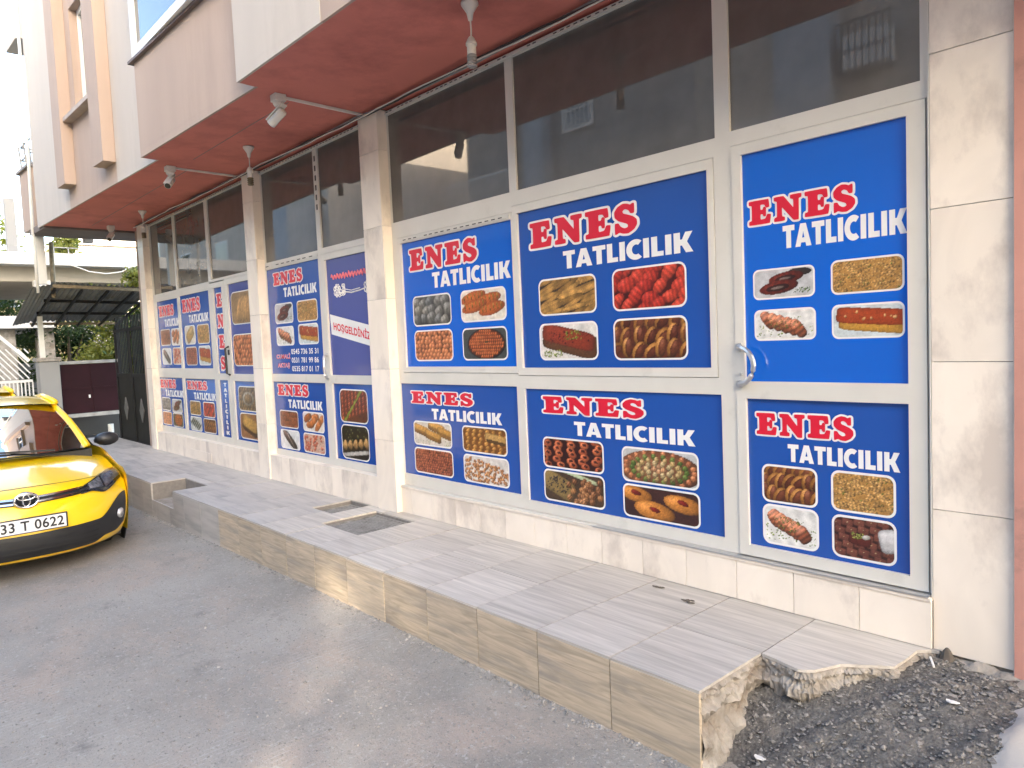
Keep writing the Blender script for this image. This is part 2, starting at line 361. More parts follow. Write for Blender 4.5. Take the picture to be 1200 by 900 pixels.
def stones(name,matl,spots,kind=None,flat=.6,parent=None):
    b=MB(); rr=random.Random(11)
    for (x,y,z,r) in spots:
        n=len(b.v); a=rr.uniform(0,6.28); k=5
        sx=rr.uniform(.7,1.5)
        for i in range(k):
            q=a+i*2*math.pi/k+rr.uniform(-.3,.3); ra=r*rr.uniform(.7,1.1)
            b.v.append((x+ra*sx*math.cos(q),y+ra*math.sin(q),z+r*rr.uniform(-.15,.15)))
        b.v.append((x+rr.uniform(-.3,.3)*r,y+rr.uniform(-.3,.3)*r,z+r*flat*rr.uniform(.7,1.2)))
        b.v.append((x,y,z-r*.6))
        for i in range(k):
            b.f.append((n+i,n+(i+1)%k,n+k)); b.f.append((n+(i+1)%k,n+i,n+k+1))
    return b.emit(name,matl,parent)
rr=random.Random(5); sp=[]
for i in range(8000):
    x=rr.uniform(-1.62,.4); y=rr.uniform(-1.28,-.03)
    if y>-.6 and x<-1.1 and not (y<-.32 and x>-1.35): continue
    sp.append((x,y,zmound(x,y)+.002,abs(rr.gauss(0,.0045))+.0035))
tag(stones('asphalt_crumbs',CHIP,sp),'loose black asphalt crumbs on the patch by the broken step','crumbs',kind='stuff')
sp=[]
for i in range(9000):
    x=rr.uniform(-9,0.2); d=abs(rr.gauss(0,.9)); y=YF-.02-d
    if rr.random()<.35: x=rr.uniform(-5,-1.0); y=rr.uniform(-3.2,YF)
    sp.append((x,y,zroad(x,y)+.001,abs(rr.gauss(0,.0035))+.002))
for i in range(1800):
    x=rr.uniform(-9,-1.6); y=YF-.006-abs(rr.gauss(0,.025)); sp.append((x,y,zroad(x,y)+.001,abs(rr.gauss(0,.005))+.003))
tag(stones('gravel',GRAV,sp),'loose grit and small stones scattered over the road','gravel',kind='stuff')
# rubble footing under the right pillar
b=MB(); b.grid(lambda x,y:(x,y,-.02-.55*max(0,-y-.03)+.012*hsh(x*2,y*2)+random.uniform(-.006,.006)),list(np.arange(-1.09,-.60,.02)),list(np.arange(-.20,.02,.02)))
foot=tag(b.emit('rubble_footing',CONC,smooth=True),kind='structure')
# pale concrete patch in the lower right corner
b=MB(); b.grid(lambda x,y:(x+(.05*hsh(y*.6,2)+.03*hsh(y*2,5) if x<-.7 else 0)-(.12*(-.28-y) if x<-.7 else 0),y,zmound(x,y)+(.016 if x>-.72 else -.02)),list(np.arange(-.76,1.5,.03)),list(np.arange(-1.25,-.26,.03)))
tag(b.emit('concrete_patch',mat('pale_concrete',(.38,.36,.335),.85,var=.12,scale=5,bump=.3,bscale=60),smooth=True),kind='structure')

# ================================================================ SHOP BUILDING
bld=thing('shop_building','beige apartment building with terracotta soffit above a marble clad shopfront','building',(-6,0,0))
# soffit outline (front edge zigzag as the bays step)
front=[(-13.2,-1.22),(-12.55,-1.20),(-7.71,-1.006),(-7.694,-1.15),(-5.22,-1.064),(-5.202,-1.205),(3.5,-1.165)]
SZ=3.31
b=MB(); b.prism([(3.5,.30)]+[(-13.2,.30)]+front,SZ,SZ+.05) if False else None
b=MB().prism([(-12.3,.30)]+[(-12.3,-1.165)]+[(x,y+.022) for x,y in front[2:]]+[(3.5,.30)],SZ,SZ+.06); b.emit('soffit',SOFF,bld)
b=MB().prism([(-13.2,.30),(-13.2,-1.20),(-12.302,-1.17),(-12.302,.30)],SZ-.03,SZ+.06); b.emit('bare_soffit',mat('grey_soffit',(.17,.14,.125),.9,var=.15,scale=3),bld)
for (x0,x1,ya,yb_) in ((-12.0,-7.9,-.62,-.62),(-7.5,-5.4,-.72,-.72)):
    MB().box(x0,x1,ya-.004,ya+.004,SZ-.002,SZ+.01).emit('soffit_crack',GROUT,bld)
def slab(p,q,z0,z1,th=.25):   # wall slab along p->q, front face on the line
    d=Vector((q[0]-p[0],q[1]-p[1])).normalized(); n=Vector((-d.y,d.x))
    P=lambda t:[p,q,(q[0]+n.x*t,q[1]+n.y*t),(p[0]+n.x*t,p[1]+n.y*t)]
    if z0<SZ: return MB().prism(P(.020),z0,SZ+.062).prism(P(th),SZ+.0625,z1)
    return MB().prism(P(th),z0,z1)
HT=9.5
def yfar(x): return -1.20+(x+12.55)*(.194/4.787)
# far wing
segs=[(-12.55,-10.80,WCRM),(-10.80,-8.90,WBEI),(-8.90,-7.765,WCRM)]
wx0,wx1,wz0,wz1=-10.25,-9.42,4.36,5.62
slab((-12.55,yfar(-12.55)),(-10.80,yfar(-10.8)),SZ-.001,HT).emit('wall',WCRM,bld)
slab((-10.80,yfar(-10.8)),(wx0,yfar(wx0)),SZ-.001,HT).emit('wall',WBEI,bld)
slab((wx0,yfar(wx0)),(wx1,yfar(wx1)),SZ-.001,wz0).emit('wall',WBEI,bld)
slab((wx0,yfar(wx0)),(wx1,yfar(wx1)),wz1,HT).emit('wall',WBEI,bld)
slab((wx1,yfar(wx1)),(-8.9,yfar(-8.9)),SZ-.001,HT).emit('wall',WBEI,bld)
slab((-8.9,yfar(-8.9)),(-7.70,yfar(-7.70)),SZ-.001,HT).emit('wall',WCRM,bld)
for (a,c,z) in ((-10.80,-10.45,3.56),(-9.28,-8.90,3.53)):
    slab((a,yfar(a)-.13),(c,yfar(c)-.13),z,HT,.128).emit('rib',WBEI,bld)
win=thing('x',None,None,(wx0,yfar(wx0),wz0)); win.name='window'; WORLD[win.name]=np.array((wx0,yfar(wx0),wz0)); win.parent=bld; win.location=tuple(np.array((wx0,yfar(wx0),wz0))-WORLD[bld.name])
fy=yfar(-9.8)+.10
f=MB()
for a,c,d,e in ((wx0,wx1,wz0,wz0+.06),(wx0,wx1,wz1-.06,wz1),(wx0,wx0+.06,wz0+.06,wz1-.06),(wx1-.06,wx1,wz0+.06,wz1-.06),((wx0+wx1)/2-.035,(wx0+wx1)/2+.035,wz0+.06,wz1-.06)): f.box(a,c,fy-.03,fy+.04,d,e)
f.emit('frame',WHITEP,win); MB().box(wx0+.05,wx1-.05,fy,fy+.01,wz0+.05,wz1-.05).emit('pane',ROOM,win)
f=MB()
for i in range(12):
    x=wx0+.46+i*.028; f.box(x,x+.02,fy+.03,fy+.05,wz0+.06,wz1-.06)
f.emit('curtain',mat('curtain',(.5,.46,.4),.9),win)
slab((wx0-.28,yfar(wx0)-.11),(wx1+.10,yfar(wx1)-.11),wz0-.05,wz0,.12).emit('sill',mat('sill_stone',(.40,.33,.28),.7),bld)
# mid bay: parapet, coping, glazed balcony
ma,mb_=(-7.694,-1.15),(-5.205,-1.064)
slab(ma,mb_,SZ-.001,4.20).emit('wall',WBEI,bld); slab((-7.76,-1.19),(-5.20,-1.10),4.20,4.225,.26).emit('coping',mat('dark_coping',(.16,.12,.11),.7),bld)
MB().box(-7.692,-7.55,-1.125,.2,SZ+.07,HT).emit('wall',WCRM,bld)
gl=thing('x',None,None,(-6.4,-1.0,4.23)); gl.name='glazed_balcony'; WORLD[gl.name]=np.array((-6.4,-1.0,4.23)); gl.parent=bld; gl.location=tuple(WORLD[gl.name]-WORLD[bld.name])
f=MB(); yy=-1.155
for a,c,d,e in ((-7.66,-5.0,4.226,4.31),(-7.66,-5.0,4.78,4.86),(-7.66,-5.0,4.90,4.96),(-7.66,-5.0,5.9,6.0)): f.box(a,c,yy-.02,yy+.05,d,e)
for a in (-7.66,-6.30,-5.07): 
    for d,e in ((4.31,4.78),(4.96,5.9)): f.box(a,a+.09,yy-.02,yy+.05,d,e)
f.box(-7.66,-5.0,yy,yy+.04,4.86,4.90)
f.emit('frame',WHITEP,gl); 
for (a,c) in ((-7.58,-6.29),(-6.22,-5.06)):
    for d,e in ((4.30,4.79),(4.95,5.91)): MB().box(a,c,yy+.01,yy+.02,d,e).emit('pane',ROOM,gl)
MB().box(-7.69,-5.0,-1.15,-.9,6.0,HT).emit('wall',WBEI,bld)
# near bay
slab((-5.202,-1.205),(-3.97,-1.199),SZ-.001,HT).emit('wall',WCRM,bld); slab((-3.968,-1.196),(3.5,-1.163),SZ-.001,HT).emit('wall',WBEI,bld)
MB().box(-5.20,-5.05,-1.19,.2,SZ+.06,HT).emit('wall',WCRM,bld)
MB().box(-13.0,3.5,-.90,.35,HT-.2,HT).emit('roof',CONC,bld)
MB().box(-12.5,3.5,.30,.5,-.4,HT-.2).emit('back_wall',BLACKP,bld)
MB().box(-12.55,-12.35,-1.19,.3,SZ+.06,HT).emit('wall',WCRM,bld)

# pillars with marble tiles
PIL=[(-11.73,-11.49),(-7.86,-7.60),(-5.42,-5.13)]
zj=[.0,.60,1.20,1.78,2.37,2.98,3.30]
for (x0,x1) in PIL:
    p=MB().box(x0+.012,x1-.012,-.09,.25,0,3.309).emit('pillar',GROUT,bld)
    for i in range(len(zj)-1):
        MB().box(x0,x1,-.102,-.0905,zj[i]+.0015,zj[i+1]-.0015).emit('marble_tile',MARBLE,p,bevel=.001)
        MB().box(x1-.0115,x1-.0005,-.0903,.06,zj[i]+.0015,zj[i+1]-.0015).emit('marble_tile',MARBLE,p)
        MB().box(x0+.0005,x0+.0115,-.0903,.06,zj[i]+.0015,zj[i+1]-.0015).emit('marble_tile',MARBLE,p)
p=MB().box(-1.085,-.80,-.018,.25,-.3,3.309).emit('pillar',GROUT,bld)
zr=[-.01,.607,1.233,1.867,2.495,3.12,3.305]
for i in range(len(zr)-1): MB().box(-1.0895,-.7975,-.03,-.0185,zr[i]+.0015,zr[i+1]-.0015).emit('marble_tile',MARBLE,p,bevel=.001)
MB().box(-1.0960,-1.0910,-.031,.05,.222,3.30).emit('edge_trim',ALU,bld)
MB().box(-.7965,-.7925,-.034,.0,-.02,3.30).emit('edge_trim',ALU,bld)
MB().box(-.791,3.2,-.048,.3,-.45,3.309).emit('side_wall',PINK,bld)
# base walls / skirting
sk=MB().box(-5.13,-1.09,-.038,.25,-.3,.205).emit('skirting',GROUT,bld)
xsj=[-1.09,-1.393,-1.708,-2.019,-2.328,-2.627,-2.939,-3.234,-3.535,-3.828,-4.109,-4.40,-4.695,-4.985,-5.128]
for i in range(len(xsj)-1):
    MB().box(xsj[i+1]+.0015,xsj[i]-.0015,-.05,-.0385,.001,.207).emit('marble_tile',MARBLE,sk,bevel=.001)
b=MB().box(-5.128,-1.092,-.056,.0,.2075,.222); b.emit('sill',MARBLE,bld); MB().box(-3.0,-1.10,-.060,-.0,.2225,.231).emit('sill_strip',ALUB,bld)
MB().box(-5.128,-3.002,-.052,-.0,.2225,.229).emit('sill_strip',ALU,bld)
for (xa,xb) in ((-11.49,-7.86),(-7.60,-5.42)):
    s_=MB().box(xa,xb,-.076,.25,-.3,.265).emit('skirting',GROUT,bld); x=xb
    while x>xa+.02:
        x2=max(xa,x-random.choice((.18,.22,.30,.34)))
        if x2-xa<.08: x2=xa
        MB().box(x2+.001,x-.001,-.088,-.0765,.001,.269).emit('marble_tile',MARBLE,s_); x=x2
    MB().box(xa+.001,xb-.001,-.0762,.02,.2655,.2695).emit('ledge',MARBLE,s_)
MB().box(-10.1,-9.35,-.094,-.0885,.03,.13).emit('access_hatch',MARBLE,bld)

# ---- window frames
def frame_holes(outer,hs,y0,y1):
    x0,x1,z0,z1=outer
    X=sorted({x0,x1,*[h[i] for h in hs for i in (0,1)]}); Zv=sorted({z0,z1,*[h[i] for h in hs for i in (2,3)]})
    nx,nz=len(X)-1,len(Zv)-1
    sol=[[not any(h[0]<(X[i]+X[i+1])/2<h[1] and h[2]<(Zv[j]+Zv[j+1])/2<h[3] for h in hs) for j in range(nz)] for i in range(nx)]
    b=MB()
    S=lambda i,j: 0<=i<nx and 0<=j<nz and sol[i][j]
    for i in range(nx):
        for j in range(nz):
            if not sol[i][j]: continue
            a,c,d,e=X[i],X[i+1],Zv[j],Zv[j+1]
            b.quad((a,y0,d),(c,y0,d),(c,y0,e),(a,y0,e)); b.quad((a,y1,e),(c,y1,e),(c,y1,d),(a,y1,d))
            if not S(i-1,j): b.quad((a,y1,d),(a,y0,d),(a,y0,e),(a,y1,e))
            if not S(i+1,j): b.quad((c,y0,d),(c,y1,d),(c,y1,e),(c,y0,e))
            if not S(i,j-1): b.quad((a,y1,d),(c,y1,d),(c,y0,d),(a,y0,d))
            if not S(i,j+1): b.quad((a,y0,e),(c,y0,e),(c,y1,e),(a,y1,e))
    return b
def sub(name,parent,loc):
    o=bpy.data.objects.new(name,None); COL.objects.link(o); o.parent=parent; o.location=tuple(np.array(loc,float)-WORLD[parent.name]); WORLD[o.name]=np.array(loc,float); o.empty_display_size=.1; return o
def grow(h,a,b=None,c=None,d=None):
    b=a if b is None else b; c=a if c is None else c; d=a if d is None else d
    return (h[0]-a,h[1]+b,h[2]-c,h[3]+d)
PAN={ # panels x0,x1,z0,z1
'UL':(-5.012,-3.680,1.215,2.212),'LL':(-5.125,-3.692,.325,1.078),'UB':(-3.620,-2.158,1.207,2.242),'LB':(-3.615,-2.104,.300,1.066),
'DU':(-1.962,-1.185,1.138,2.275),'DL':(-1.961,-1.185,.292,1.051),
'B2UL':(-7.598,-6.417,1.141,2.25),'B2DU':(-6.285,-5.50,1.137,2.218),'B2LL':(-7.592,-6.414,.330,1.059),'B2DL':(-6.272,-5.50,.340,1.058),
'B1U1':(-11.37,-10.465,1.20,2.16),'B1U2':(-10.378,-9.295,1.197,2.174),'B1U3':(-9.125,-8.853,1.136,2.183),'B1U4':(-8.672,-7.93,1.132,2.192),
'B1L1':(-11.487,-10.48,.357,1.067),'B1L2':(-10.385,-9.272,.350,1.061),'B1L3':(-9.13,-8.835,.350,1.056),'B1L4':(-8.667,-7.93,.345,1.050)}
FY0,FY1=-.012,.05
def glazing(name,outer,opens,sashes,glass,x=None):
    wnd=sub(name,bld,((outer[0]+outer[1])/2,0,outer[2]))
    hs=[grow(s,.0035) for s in sashes]+opens+glass
    frame_holes(outer,hs,FY0,FY1).emit('frame',ALU,wnd)
    return wnd
def sash(parent,name,outer,hs,dy=-.004):
    return frame_holes(outer,hs,FY0+dy,FY1-.005).emit(name,ALU,parent)
# bay 3 (right)
g1,g2,g3=(-5.125,-3.684,2.392,3.262),(-3.613,-2.105,2.392,3.262),(-2.020,-1.131,2.405,3.262)
UBs=(PAN['UB'][0]-.045,PAN['UB'][1]+.038,PAN['UB'][2]-.050,PAN['UB'][3]+.052)
ULs=(PAN['UL'][0]-.045,PAN['UL'][1]+.013,PAN['UL'][2]-.045,PAN['UL'][3]+.045)
DRs=(-2.012,-1.110,.236,2.327)
w3=glazing('shopfront_window',(-5.130,-1.0965,.232,3.285),[PAN['LL'],PAN['LB']],[UBs,ULs,DRs],[g1,g2,g3])
sash(w3,'sash',UBs,[PAN['UB']]); sash(w3,'sash',ULs,[PAN['UL']])
for g_ in (g1,g2,g3): MB().box(g_[0]-.01,g_[1]+.01,.004,.010,g_[2]-.01,g_[3]+.01).emit('pane',GLASS,w3)
for k in ('UL','LL','UB','LB'): MB().box(*[PAN[k][0]-.012,PAN[k][1]+.012],.012,.018,PAN[k][2]-.012,PAN[k][3]+.012).emit('pane',GLASS,w3)
d3=sub('door',bld,(-1.56,0,.236)); sash(d3,'frame',DRs,[PAN['DU'],PAN['DL']],-.006)
for k in ('DU','DL'): MB().box(PAN[k][0]-.012,PAN[k][1]+.012,.012,.018,PAN[k][2]-.012,PAN[k][3]+.012).emit('pane',GLASS,d3)
def d_handle(parent,x,z0,z1,matl,out=.06,side=.075,r=.011):
    pts=[]; 
    for i in range(13):
        a=math.pi*i/12; pts.append((x+side*math.sin(a),FY0-.012-out*math.sin(a)**.6,(z0+z1)/2-(z1-z0)/2*math.cos(a)))
    pts=[(x,FY0-.004,z0)]+pts+[(x,FY0-.004,z1)]
    b=MB().tube(pts,r,8); b.lathe([(.02,-.006),(.02,.004)],(x,FY0-.01,z0),10,'y'); b.lathe([(.02,-.006),(.02,.004)],(x,FY0-.01,z1),10,'y')
    return b.emit('handle',matl,parent,smooth=False)
d_handle(d3,-1.99,1.125,1.315,ALUB,.035,.10,.013)
b=MB().lathe([(.008,-.006),(.008,.004)],(-1.982,FY0-.010,1.175),8,'y').emit('lock',ALUB,d3)
# bay 2
g4,g5=(-7.590,-6.412,2.325,3.262),(-6.330,-5.46,2.335,3.262)
D2s=(-6.352,-5.43,.272,2.275)
w2=glazing('shopfront_window',(-7.599,-5.421,.2702,3.285),[PAN['B2UL'][:0] or PAN['B2UL'],PAN['B2LL']],[D2s],[g4,g5])
for g_ in (g4,g5): MB().box(g_[0]-.005,g_[1]+.005,.004,.010,g_[2]-.01,g_[3]+.01).emit('pane',GLASS,w2)
for k in ('B2UL','B2LL'): MB().box(PAN[k][0]-.0,PAN[k][1]+.012,.012,.018,PAN[k][2]-.012,PAN[k][3]+.012).emit('pane',GLASS,w2)
d2=sub('door',bld,(-5.9,0,.272)); sash(d2,'frame',D2s,[PAN['B2DU'],PAN['B2DL']],-.005)
for k in ('B2DU','B2DL'): MB().box(PAN[k][0]-.012,PAN[k][1]+.012,.012,.018,PAN[k][2]-.012,PAN[k][3]+.012).emit('pane',GLASS,d2)
d_handle(d2,-6.335,1.11,1.33,ALUB,.06,.05)
# bay 1
g6,g7,g8=(-11.45,-10.462,2.268,3.262),(-10.39,-9.262,2.275,3.262),(-9.165,-7.90,2.29,3.262)
D1a=(-9.235,-8.765,.272,2.245); D1b=(-8.758,-7.868,.272,2.255)
w1=glazing('shopfront_window',(-11.489,-7.861,.2702,3.285),[PAN['B1U1'],PAN['B1U2'],PAN['B1L1'],PAN['B1L2']],[(D1a[0],D1b[1],.272,2.255)],[g6,g7,g8])
for g_ in (g6,g7,g8): MB().box(g_[0]-.01,g_[1]+.01,.004,.010,g_[2]-.01,g_[3]+.01).emit('pane',GLASS,w1)
for k in ('B1U1','B1U2','B1L1','B1L2'): MB().box(PAN[k][0]-.0,PAN[k][1]+.012,.012,.018,PAN[k][2]-.012,PAN[k][3]+.012).emit('pane',GLASS,w1)
d1=sub('door',bld,(-8.5,0,.272)); sash(d1,'frame',D1a,[PAN['B1U3'],PAN['B1L3']],-.005); sash(d1,'frame',D1b,[PAN['B1U4'],PAN['B1L4']],-.005)
for k in ('B1U3','B1L3','B1U4','B1L4'): MB().box(PAN[k][0]-.012,PAN[k][1]+.012,.012,.018,PAN[k][2]-.012,PAN[k][3]+.012).emit('pane',GLASS,d1)
b=MB().tube([(-8.735,-.02,1.12),(-8.735,-.06,1.14),(-8.735,-.06,1.44),(-8.735,-.02,1.46)],.014,8).box(-8.75,-8.72,-.03,-.015,1.36,1.42); b.emit('handle',BLACKP,d1)
# perforated rails above the glazing
def slotted(parent,x0,x1,z,h,y,step=.06):
    MB().box(x0,x1,y,y+.01,z,z+h).emit('slotted_rail',ALU,parent)
    b=MB(); x=x0+.02; rr=random.Random(int(abs(x0*100)))
    while x<x1-.05:
        if rr.random()<.85: b.box(x,x+step*.55,y-.0015,y+.002,z+h*.35,z+h*.65)
        x+=step*rr.uniform(.9,1.2)
    b.emit('slots',GASKET,parent)['kind']='stuff'
slotted(w3,-5.128,-1.10,3.264,.022,-.026,.055); slotted(w3,-4.98,-3.69,2.222,.024,-.0235,.07); slotted(w2,-7.598,-5.43,3.264,.022,-.026); slotted(w2,-7.59,-6.42,2.268,.03,-.0165,.12); slotted(w1,-11.48,-7.87,3.264,.022,-.026)
b=MB(); rr=random.Random(2); z=2.7
while z<3.2: b.box(-6.385,-6.36,-.0135,-.011,z,z+.05); z+=.09
b.emit('slots',GASKET,w2)['kind']='stuff'

# ================================================================ SIGNS
def catmull(P,closed=True,it=2):
    for _ in range(it):
        Q=[]; n=len(P)
        for i in range(n):
            a=np.array(P[i]); c=np.array(P[(i+1)%n]); L_=np.linalg.norm(c-a)
            f=min(.25,2.6/max(L_,1e-6)) if _==0 else .25
            Q.append(tuple(a*(1-f)+c*f)); Q.append(tuple(a*f+c*(1-f)))
        P=Q
    return P
GL={}
GL['E']=(90,[[(0,0),(84,0),(89,37),(73,39),(66,21),(47,19),(47,41),(56,41),(58,30),(69,30),(69,70),(58,70),(56,59),(47,59),(47,81),(63,79),(68,64),(83,66),(80,100),(0,100),(0,83),(12,81),(12,19),(0,17)]],True)
GL['N']=(106,[[(0,0),(42,0),(42,16),(31,19),(31,56),(74,-3),(94,-3),(94,81),(105,84),(105,100),(62,100),(62,84),(74,81),(74,47),(38,100),(0,100),(0,84),(12,81),(12,19),(0,16)]],True)
GL['S']=(78,[[(67,99),(67,64),(54,64),(48,77),(37,83),(28,77),(31,68),(46,62),(62,54),(74,42),(75,24),(65,8),(46,-3),(28,-1),(17,5),(8,-1),(2,-1),(2,38),(15,38),(21,25),(34,16),(46,20),(44,30),(30,37),(14,45),(2,58),(1,78),(12,94),(30,103),(46,100),(54,94),(60,99)]],True)
GL['T']=(76,[[(23,0),(53,0),(53,76),(75,76),(75,100),(1,100),(1,76),(23,76)]],False)
GL['A']=(98,[[(0,0),(31,0),(36,17),(62,17),(67,0),(98,0),(66,100),(32,100)],[(42,38),(56,38),(49,66)]],False)
GL['L']=(66,[[(4,0),(64,0),(64,24),(34,24),(34,100),(4,100)]],False)
GL['I']=(38,[[(4,0),(34,0),(34,100),(4,100)]],False)
GL['K']=(92,[[(4,0),(34,0),(34,36),(42,36),(60,0),(94,0),(66,53),(92,100),(59,100),(43,65),(34,65),(34,100),(4,100)]],False)
co=[(50+50*math.cos(R(a)),50+53*math.sin(R(a))) for a in range(52,309,8)]; ci=[(52+22*math.cos(R(a)),50+26*math.sin(R(a))) for a in range(300,59,-8)]
GL['C']=(82,[co+ci],False)
CACHE={}
def curve_mesh(splines,offset):
    cu=bpy.data.curves.new('tmp','CURVE'); cu.dimensions='2D'; cu.fill_mode='BOTH'; cu.offset=offset
    for P in splines:
        s=cu.splines.new('POLY'); s.points.add(len(P)-1)
        for i,q in enumerate(P): s.points[i].co=(q[0],q[1],0,1)
        s.use_cyclic_u=True
    return obj_mesh(cu)
def obj_mesh(cu):
    o=bpy.data.objects.new('tmp',cu); COL.objects.link(o); dg=bpy.context.evaluated_depsgraph_get(); dg.update()
    me=o.evaluated_get(dg).to_mesh(); v=np.array([tuple(q.co) for q in me.vertices]); f=[tuple(p.vertices) for p in me.polygons]
    # make all faces point to +z
    ff=[]
    for p in f:
        a,b_,c=v[p[0]],v[p[1]],v[p[2]]
        ff.append(p if np.cross(b_-a,c-a)[2]>=0 else tuple(reversed(p)))
    o.evaluated_get(dg).to_mesh_clear(); bpy.data.objects.remove(o); bpy.data.curves.remove(cu); return v,ff
def glyph(ch,offset=0):
    k=(ch,offset)
    if k not in CACHE:
        wd,sp,rnd=GL[ch]; sp=[catmull(P) for P in sp] if rnd else sp
        if rnd and not offset:
            from mathutils.geometry import tessellate_polygon
            P=[Vector((q[0],q[1],0)) for q in sp[0]]; v=np.array([tuple(q) for q in P]); f=[]
            for t_ in tessellate_polygon([P]):
                a,b_,c=v[t_[0]],v[t_[1]],v[t_[2]]; f.append(tuple(t_) if np.cross(b_-a,c-a)[2]>=0 else tuple(reversed(t_)))
            CACHE[k]=(v,f); return CACHE[k]
        CACHE[k]=curve_mesh(sp,offset)
    return CACHE[k]
def word_mesh(b,word,x0,x1,z0,z1,y,off=0,gap=4,step=0.0):
    tot=sum(GL[c][0] for c in word)+gap*(len(word)-1); sx=(x1-x0)/tot; sz=(z1-z0)/100; x=0
    for i,c in enumerate(word):
        v,f=glyph(c,off); n=len(b.v)
        b.v+=[(x0+(x+p[0])*sx,y-step*i,z0+p[1]*sz) for p in v]; b.f+=[tuple(n+j for j in q) for q in f]
        x+=GL[c][0]+gap
    return b
def outline_mesh(b,word,x0,x1,z0,z1,y,off=8.0,gap=4,h=2.5):
    key=('OL',word,off,gap)
    if key not in CACHE:
        tot=sum(GL[c][0] for c in word)+gap*(len(word)-1); m_=off+2*h
        gx=np.arange(-m_,tot+m_,h); gy=np.arange(-m_,100+m_,h); PX,PYY=np.meshgrid(gx,gy,indexing='ij'); F=np.full(PX.shape,1e9); x=0
        for c in word:
            for P in GL[c][1]:
                P=np.array(catmull(P)); P[:,0]+=x; ins=np.zeros(PX.shape,bool); n=len(P)
                for i in range(n):
                    a=P[i]; c2=P[(i+1)%n]; d=c2-a; t=np.clip(((PX-a[0])*d[0]+(PYY-a[1])*d[1])/max(d@d,1e-9),0,1)
                    F=np.minimum(F,np.hypot(PX-a[0]-t*d[0],PYY-a[1]-t*d[1]))
                    cond=((a[1]>PYY)!=(c2[1]>PYY)); xi=a[0]+(PYY-a[1])*d[0]/(d[1] if abs(d[1])>1e-9 else 1e-9); ins^=cond&(PX<xi)
                F[ins]=np.minimum(F[ins],0)
            x+=GL[c][0]+gap
        F=F-off; V=[]; Fc=[]
        for i in range(len(gx)-1):
            for j in range(len(gy)-1):
                cs_=((i,j),(i+1,j),(i+1,j+1),(i,j+1)); fv=[F[q] for q in cs_]
                if min(fv)>=0: continue
                poly=[]
                for k in range(4):
                    q,p=cs_[k],cs_[(k+1)%4]; f0,f1=fv[k],fv[(k+1)%4]
                    if f0<0: poly.append((gx[q[0]],gy[q[1]]))
                    if (f0<0)!=(f1<0):
                        t=f0/(f0-f1); poly.append((gx[q[0]]+(gx[p[0]]-gx[q[0]])*t,gy[q[1]]+(gy[p[1]]-gy[q[1]])*t))
                if len(poly)>2: Fc.append(tuple(range(len(V),len(V)+len(poly)))); V+=poly
        CACHE[key]=(V,Fc,tot)
    V,Fc,tot=CACHE[key]; n=len(b.v); sx=(x1-x0)/tot; sz=(z1-z0)/100
    b.v+=[(x0+p[0]*sx,y,z0+p[1]*sz) for p in V]; b.f+=[tuple(n+j for j in q) for q in Fc]; return b
def text_mesh(b,txt,x0,x1,z0,z1,y,bold=.0,shear=0.0,slope=0.0):
    cu=bpy.data.curves.new('tmp','FONT'); cu.body=txt; cu.size=1; cu.fill_mode='BOTH'; cu.offset=bold; cu.shear=shear; cu.space_character=1.08
    v,f=obj_mesh(cu); mn=v.min(0); mx=v.max(0); n=len(b.v)
    for p in v:
        u=(p[0]-mn[0])/(mx[0]-mn[0]); t=(p[1]-mn[1])/(mx[1]-mn[1]); b.v.append((x0+(x1-x0)*u,y,z0+(z1-z0)*t+slope*u))
    b.f+=[tuple(n+j for j in q) for q in f]; return b
def rrect(x0,x1,z0,z1,r,y,k=6):
    P=[]
    for cx,cz,a0 in ((x1-r,z0+r,-90),(x1-r,z1-r,0),(x0+r,z1-r,90),(x0+r,z0+r,180)):
        for i in range(k+1):
            a=R(a0+90*i/k); P.append((cx+r*math.cos(a),y,cz+r*math.sin(a)))
    return P
# --- printed food photographs: colours computed per vertex
def fnoise(P,s,seed):
    g_=np.random.default_rng(seed); out=np.zeros(len(P))
    for k in range(6):
        a=g_.uniform(0,6.28); fq=s*g_.uniform(.6,1.8); out+=np.sin((P[:,0]*math.cos(a)+P[:,1]*math.sin(a))*fq+g_.uniform(0,6.28))
    return out/6
def paint(P,bg,items,seed=0,grain=.10):
    C=np.tile(np.array(bg,float),(len(P),1))*(1+.10*fnoise(P,9,seed))[:,None]
    for it in items:
        cx,cy,rx,ry,an,c=it[:6]; n=it[6] if len(it)>6 else 2; rib=it[7] if len(it)>7 else 0; amp=it[8] if len(it)>8 else .25
        x=P[:,0]-cx; y=P[:,1]-cy; ca,sa=math.cos(an),math.sin(an); u=(x*ca+y*sa)/rx; v=(-x*sa+y*ca)/ry
        d=np.abs(u)**n+np.abs(v)**n; m=d<1
        if not m.any(): continue
        nz=np.sqrt(np.clip(1-d[m],0,1)); lx=-x[m]/max(rx,ry); ly=y[m]/max(rx,ry)
        sh=.42+.58*np.clip(.55*nz+.25*lx+.42*ly+.25,0,1.15)
        if rib: sh=sh*(1+amp*np.sin(rib*u[m]))
        sp=np.clip(nz*.6+lx*.35+ly*.6-.62,0,1)*1.1
        if n>=3.9: sh=.55+.40*nz+.12*ly; sp=sp*.12
        C[m]=np.array(c,float)[None]*sh[:,None]+255*sp[:,None]*.55
    g_=np.random.default_rng(seed+3); C*=(1+grain*g_.normal(0,1,len(P))*np.where(C.mean(1)>185,.25,.75)+.08*fnoise(P,23,seed+1))[:,None]
    return np.clip(C,0,255)
def jit(r,c,k=18): 
    q=r.uniform(-k,k); return (c[0]+q,c[1]+q*.8,c[2]+q*.5)
